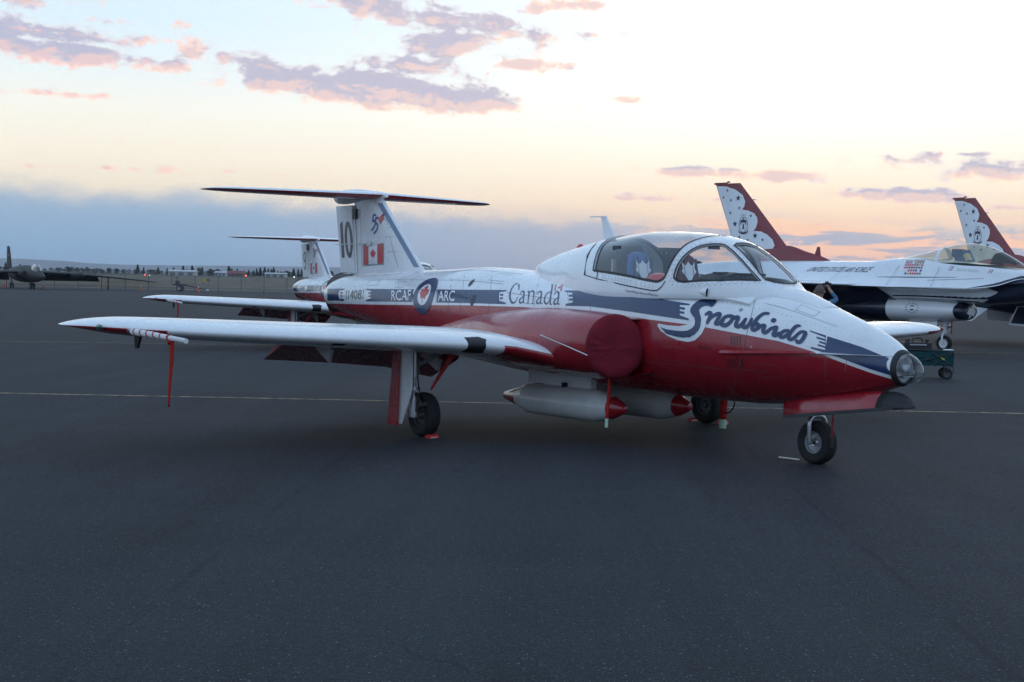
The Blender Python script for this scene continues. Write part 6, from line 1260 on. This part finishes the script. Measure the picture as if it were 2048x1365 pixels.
# ------------------------------------------------------------------ haze over the far country
def haze():
    o = MB().box((0, 5150, 58), (13400, 10700, 124)).build('haze', None, None, smooth=False)
    m = bpy.data.materials.new('haze_air'); m.use_nodes = True; nt = m.node_tree; nt.nodes.clear(); out = nt.nodes.new('ShaderNodeOutputMaterial'); v = nt.nodes.new('ShaderNodeVolumePrincipled')
    v.inputs['Color'].default_value = (.80, .88, 1.0, 1); v.inputs['Density'].default_value = 1.0e-4; v.inputs['Anisotropy'].default_value = 0.0
    nt.links.new(v.outputs[0], out.inputs['Volume']); o.data.materials.append(m); tag(o, 'thin blue haze over the airfield', kind='stuff')
# ------------------------------------------------------------------ place everything
def ground_sheet():
    def asphalt(nt, b):
        p = ncoord(nt); x, y, z = nsep(nt, p)
        big = nnoise(nt, p, .12, 5.0, .55); mid = nnoise(nt, p, 1.1, 6.0, .6); fine = nnoise(nt, p, 60.0, 3.0, .7)
        streak = nnoise(nt, ncomb(nt, x * .25, y * 1.6, 0.0), .6, 5.0, .6)
        lane = nnoise(nt, ncomb(nt, (x - y * .03) * 1.2, y * .06, 0.0), 1.0, 5.0, .62)
        seam = ((((x - y * .03) + (mid - .5) * .10) * .27)._m('FRACT') - .5).abs()
        v = (big - .5) * .8 + (mid - .5) * .5 + (streak - .5) * .45 + (lane - .5) * 1.5 + (fine - .5) * 3.6 + (nnoise(nt, p, 22.0, 2.0, .6) - .5) * 1.2 + .98
        c = nmix(nt, (v * .5).clamp(), (.005, .0058, .007), (.041, .046, .054))
        cell = nvor(nt, p, 55.0, 'F1', 'Color'); cr, cg, cb = nsep(nt, cell); dist = nvor(nt, p, 55.0)
        speck = (cr > .90) * (dist < .28) * cg; c = nmix(nt, speck * .6, c, (.27, .29, .31))
        d2 = nvor(nt, p, 140.0); c2, c3, c4 = nsep(nt, nvor(nt, p, 140.0, 'F1', 'Color')); c = nmix(nt, (d2 < .36) * (c2 > .80) * .6, c, (.15, .16, .17))
        dark = (cg > .97) * (dist < .35); c = nmix(nt, dark * .7, c, (.01, .01, .012))
        ck = nvor(nt, ncomb(nt, x + (mid - .5) * .8, y + (big - .5) * 2.0, 0.0), .16, 'DISTANCE_TO_EDGE')
        c = nmix(nt, (ck < .0016) * nnoise(nt, p, .3, 2.0).step(.48, .56) * .55, c, (.012, .012, .013))
        c = nmix(nt, (seam < .006) * nnoise(nt, p, .5, 3.0).step(.42, .55) * .35, c, (.010, .010, .011))
        oil = nnoise(nt, p, .55, 4.0, .6).step(.66, .74); c = nmix(nt, oil * .5, c, (.010, .010, .010))
        nt.links.new(c.k, b.inputs['Base Color'])
        nt.links.new((fine * .25 + .72 + (mid - .5) * .2).k, b.inputs['Roughness'])
        bn = nt.nodes.new('ShaderNodeBump'); bn.inputs['Strength'].default_value = .5; bn.inputs['Distance'].default_value = .006; nt.links.new((fine + dist * .5).k, bn.inputs['Height']); nt.links.new(bn.outputs[0], b.inputs['Normal'])
    m = mat('asphalt', (.05, .05, .052), .65, spec=.15, build=asphalt)
    o = mobj('apron', [(-400, -120, 0), (400, -120, 0), (400, 245, 0), (-400, 232, 0)], [(0, 1, 2, 3)], m, None, False); tag(o, kind='structure'); tag(o, 'dark asphalt apron the jets are parked on')
ground_sheet()

def paint_line(a, b, w, name, label, z=.004):
    a, b = Vector((*a, z)), Vector((*b, z)); n = Vector((-(b - a).y, (b - a).x, 0)).normalized() * w / 2
    def worn(nt, bs):
        q = ncoord(nt); f = nnoise(nt, q, 7.0, 5.0, .7).step(.36, .60); c = nmix(nt, f, (.06, .06, .06), (.46, .34, .20)); nt.links.new(c.k, bs.inputs['Base Color'])
    o = mobj(name, [a - n, b - n, b + n, a + n], [(0, 1, 2, 3)], mat('worn_line_paint', (.3, .22, .12), .8, spec=.1, build=worn), None, False); tag(o, label, kind='structure')
d = Vector((6.686 + 6.593, 19.819 - 19.642)).normalized()
paint_line(Vector((-6.593, 19.642)) - d * 60, Vector((6.686, 19.819)) + d * 60, .11, 'taxi_line', 'worn ochre taxi line crossing behind the near jet')
d = Vector((13.98 - 11.8, 41.6 - 40.86)).normalized(); paint_line(Vector((11.8, 40.86)) - d * 5, Vector((11.8, 40.86)) + d * 40, .10, 'taxi_line', 'faint line behind the folding wagon')
d = Vector((-6.265 + 11.238, 36.455 - 35.535)).normalized(); paint_line(Vector((-11.238, 35.535)) - d * 30, Vector((-6.265, 36.455)) + d * 12, .09, 'taxi_line', 'faint line beyond the near wing tip')

tutor = build_tutor('jet_trainer')
tutor.matrix_basis = Matrix.Translation((3.3891, 12.5392, -.006)) @ Matrix.Rotation(math.radians(-54.6106), 4, 'Z')
tag(tutor, 'red, white and blue jet trainer numbered 10, nearest the camera', 'jet', 'parked jet trainers')
t9 = copy_tree(tutor); t9.matrix_basis = Matrix.Translation((-1.017, 32.041, -.006)) @ Matrix.Rotation(math.radians(-62.183), 4, 'Z')
tag(t9, 'red, white and blue jet trainer numbered 9, behind the near one', 'jet', 'parked jet trainers')
for T, s in ((tutor, '10'), (t9, '9')): rudder_number([c for c in T.children if c.name.startswith('rudder')][0], s)
for T, w in ((tutor, 'the near jet'), (t9, 'the jet numbered 9')):
    intake_cover(T, -1, 'dark red cloth cover on the camera-side air intake of ' + w)
    intake_cover(T, 1, 'dark red cloth cover on the far-side air intake of ' + w)
    pitot_sock(T, -1, 'red striped white cover on the wing-tip pitot boom of ' + w)
    streamer(T, (-3.17, -5.22, 1.05), .55, .042, 'thin red streamer hanging from the wing-tip boom of ' + w, (-.03, 0), False, narrow=True, twist=.15)
    streamer(T, (-3.10, -.80, .725), .54, .034, 'red streamer with pale green end below the camera-side intake of ' + w, (-.01, -.01))
    streamer(T, (-3.15, .75, .69), .575, .075, 'wide red streamer with pale end below the far-side intake of ' + w, (0, 0), twist=.1)
    chock(T, (-4.44, -1.95, 0), .15, 'red wheel chock in front of the camera-side main wheel of ' + w)
    chock(T, (-4.42, 1.93, 0), -.1, 'red wheel chock in front of the far-side main wheel of ' + w)
    chock(T, (-4.90, 1.93, 0), 3.2, 'red wheel chock behind the far-side main wheel of ' + w)
cb = MB().tube(spline([(-3.12, .80, .52), (-3.03, .78, .44), (-3.01, .76, .36), (-3.06, .75, .29), (-3.14, .74, .275)], 6), .008, 6).build('cable_loop', M_BLACK, None); cb.matrix_basis = tutor.matrix_basis.copy(); tag(cb, 'black cable loop hanging behind the far-side streamer of the near jet', 'cable')
st = MB().add([(2.45, 13.851, .006), (2.60, 13.678, .006), (2.612, 13.690, .006), (2.462, 13.863, .006), (2.452, 13.853, .016), (2.602, 13.680, .016), (2.610, 13.688, .016), (2.460, 13.861, .016)], [(0, 1, 2, 3), (4, 7, 6, 5), (0, 4, 5, 1), (1, 5, 6, 2), (2, 6, 7, 3), (3, 7, 4, 0)]).build('flat_stick', mat('pale_wood', (.62, .58, .50), .6), None, smooth=False); tag(st, 'thin pale stick lying on the asphalt left of the nose wheel', 'stick')

f1 = build_f16('fighter_jet'); f1.matrix_basis = Matrix.Translation((15.296, 38.645, -.02)) @ Matrix.Rotation(math.radians(-47.343), 4, 'Z')
tag(f1, 'white fighter jet with red scalloped fin, parked right behind the near jet', 'jet', 'parked fighter jets')
f2 = copy_tree(f1); f2.matrix_basis = Matrix.Translation((21.703, 41.672, -.02)) @ Matrix.Rotation(math.radians(-60.934), 4, 'Z')
tag(f2, 'second white fighter jet with red scalloped fin, cut by the right edge', 'jet', 'parked fighter jets')
def plug(T, label):
    o = empty('intake_plug'); o.matrix_basis = T.matrix_basis.copy()
    rows = [[(x, .49 * s * math.cos(a), 1.13 + (.26 if math.sin(a) > 0 else .25) * s * math.sin(a)) for a in lin(0, 6.2832, 41)[:-1]] for s, x in ((1.03, -4.36), (1.035, -4.28), (.97, -4.20), (.75, -4.14), (.4, -4.11), (.05, -4.10))]
    MB().grid(rows, True).build('cloth', M_NAVY, o)
    g = lambda a, b: (-4.095 - .10 * ((a / .49) ** 2 + (b / .26) ** 2) ** 1.2 + .012, a, 1.13 + b)
    pts = [(-.10, .24), (.02, .20), (.10, .24), (.12, .08), (.24, .0), (.20, -.16), (.06, -.10), (-.02, -.22), (-.10, -.10), (-.22, -.05), (-.12, .06)]
    dz = [g(*p) for p in pts]; mobj('printed_bird', dz + [g(0, 0)], [(i, (i + 1) % 11, 11) for i in range(11)], M_DWHITE, o)
    tag(o, label, 'cover')
plug(f1, 'navy air intake plug with a white bird on the nearer fighter jet')
person((5.83, 29.0, -.06), .05, 'person in a blue shirt seen from behind, raising a camera overhead')
camera_prop((6.02, 29.30, 1.665), .1, 'black camera held up by the person in a blue shirt')
wagon((7.62, 27.95, 0), -.15, 'dark teal folding wagon beside the near jet\'s nose')
hard_case((7.42, 27.95, .50), -.1, 'black hard case lying on the folding wagon')
build_u2((-57.4, 187.0, 0), math.radians(-59.5), 'black long-winged jet parked far left by the fence').scale = (1.1, 1.1, 1.1)
cone((-66.98, 200.8, 0), 'orange cone at the left edge, by the black jet\'s tail'); cone((-62.5, 203.0, 0), 'orange cone under the black jet\'s wing root'); cone((-50.7, 208.0, 0), 'orange cone left of the tow cart'); cone((-42.0, 203.5, 0), 'orange cone in front of the tow cart\'s bar', 1.05)
tow_cart((-45.6, 209.0, 0), -.05, 'dark two-wheeled tow cart with a long bar by the fence')
haze()
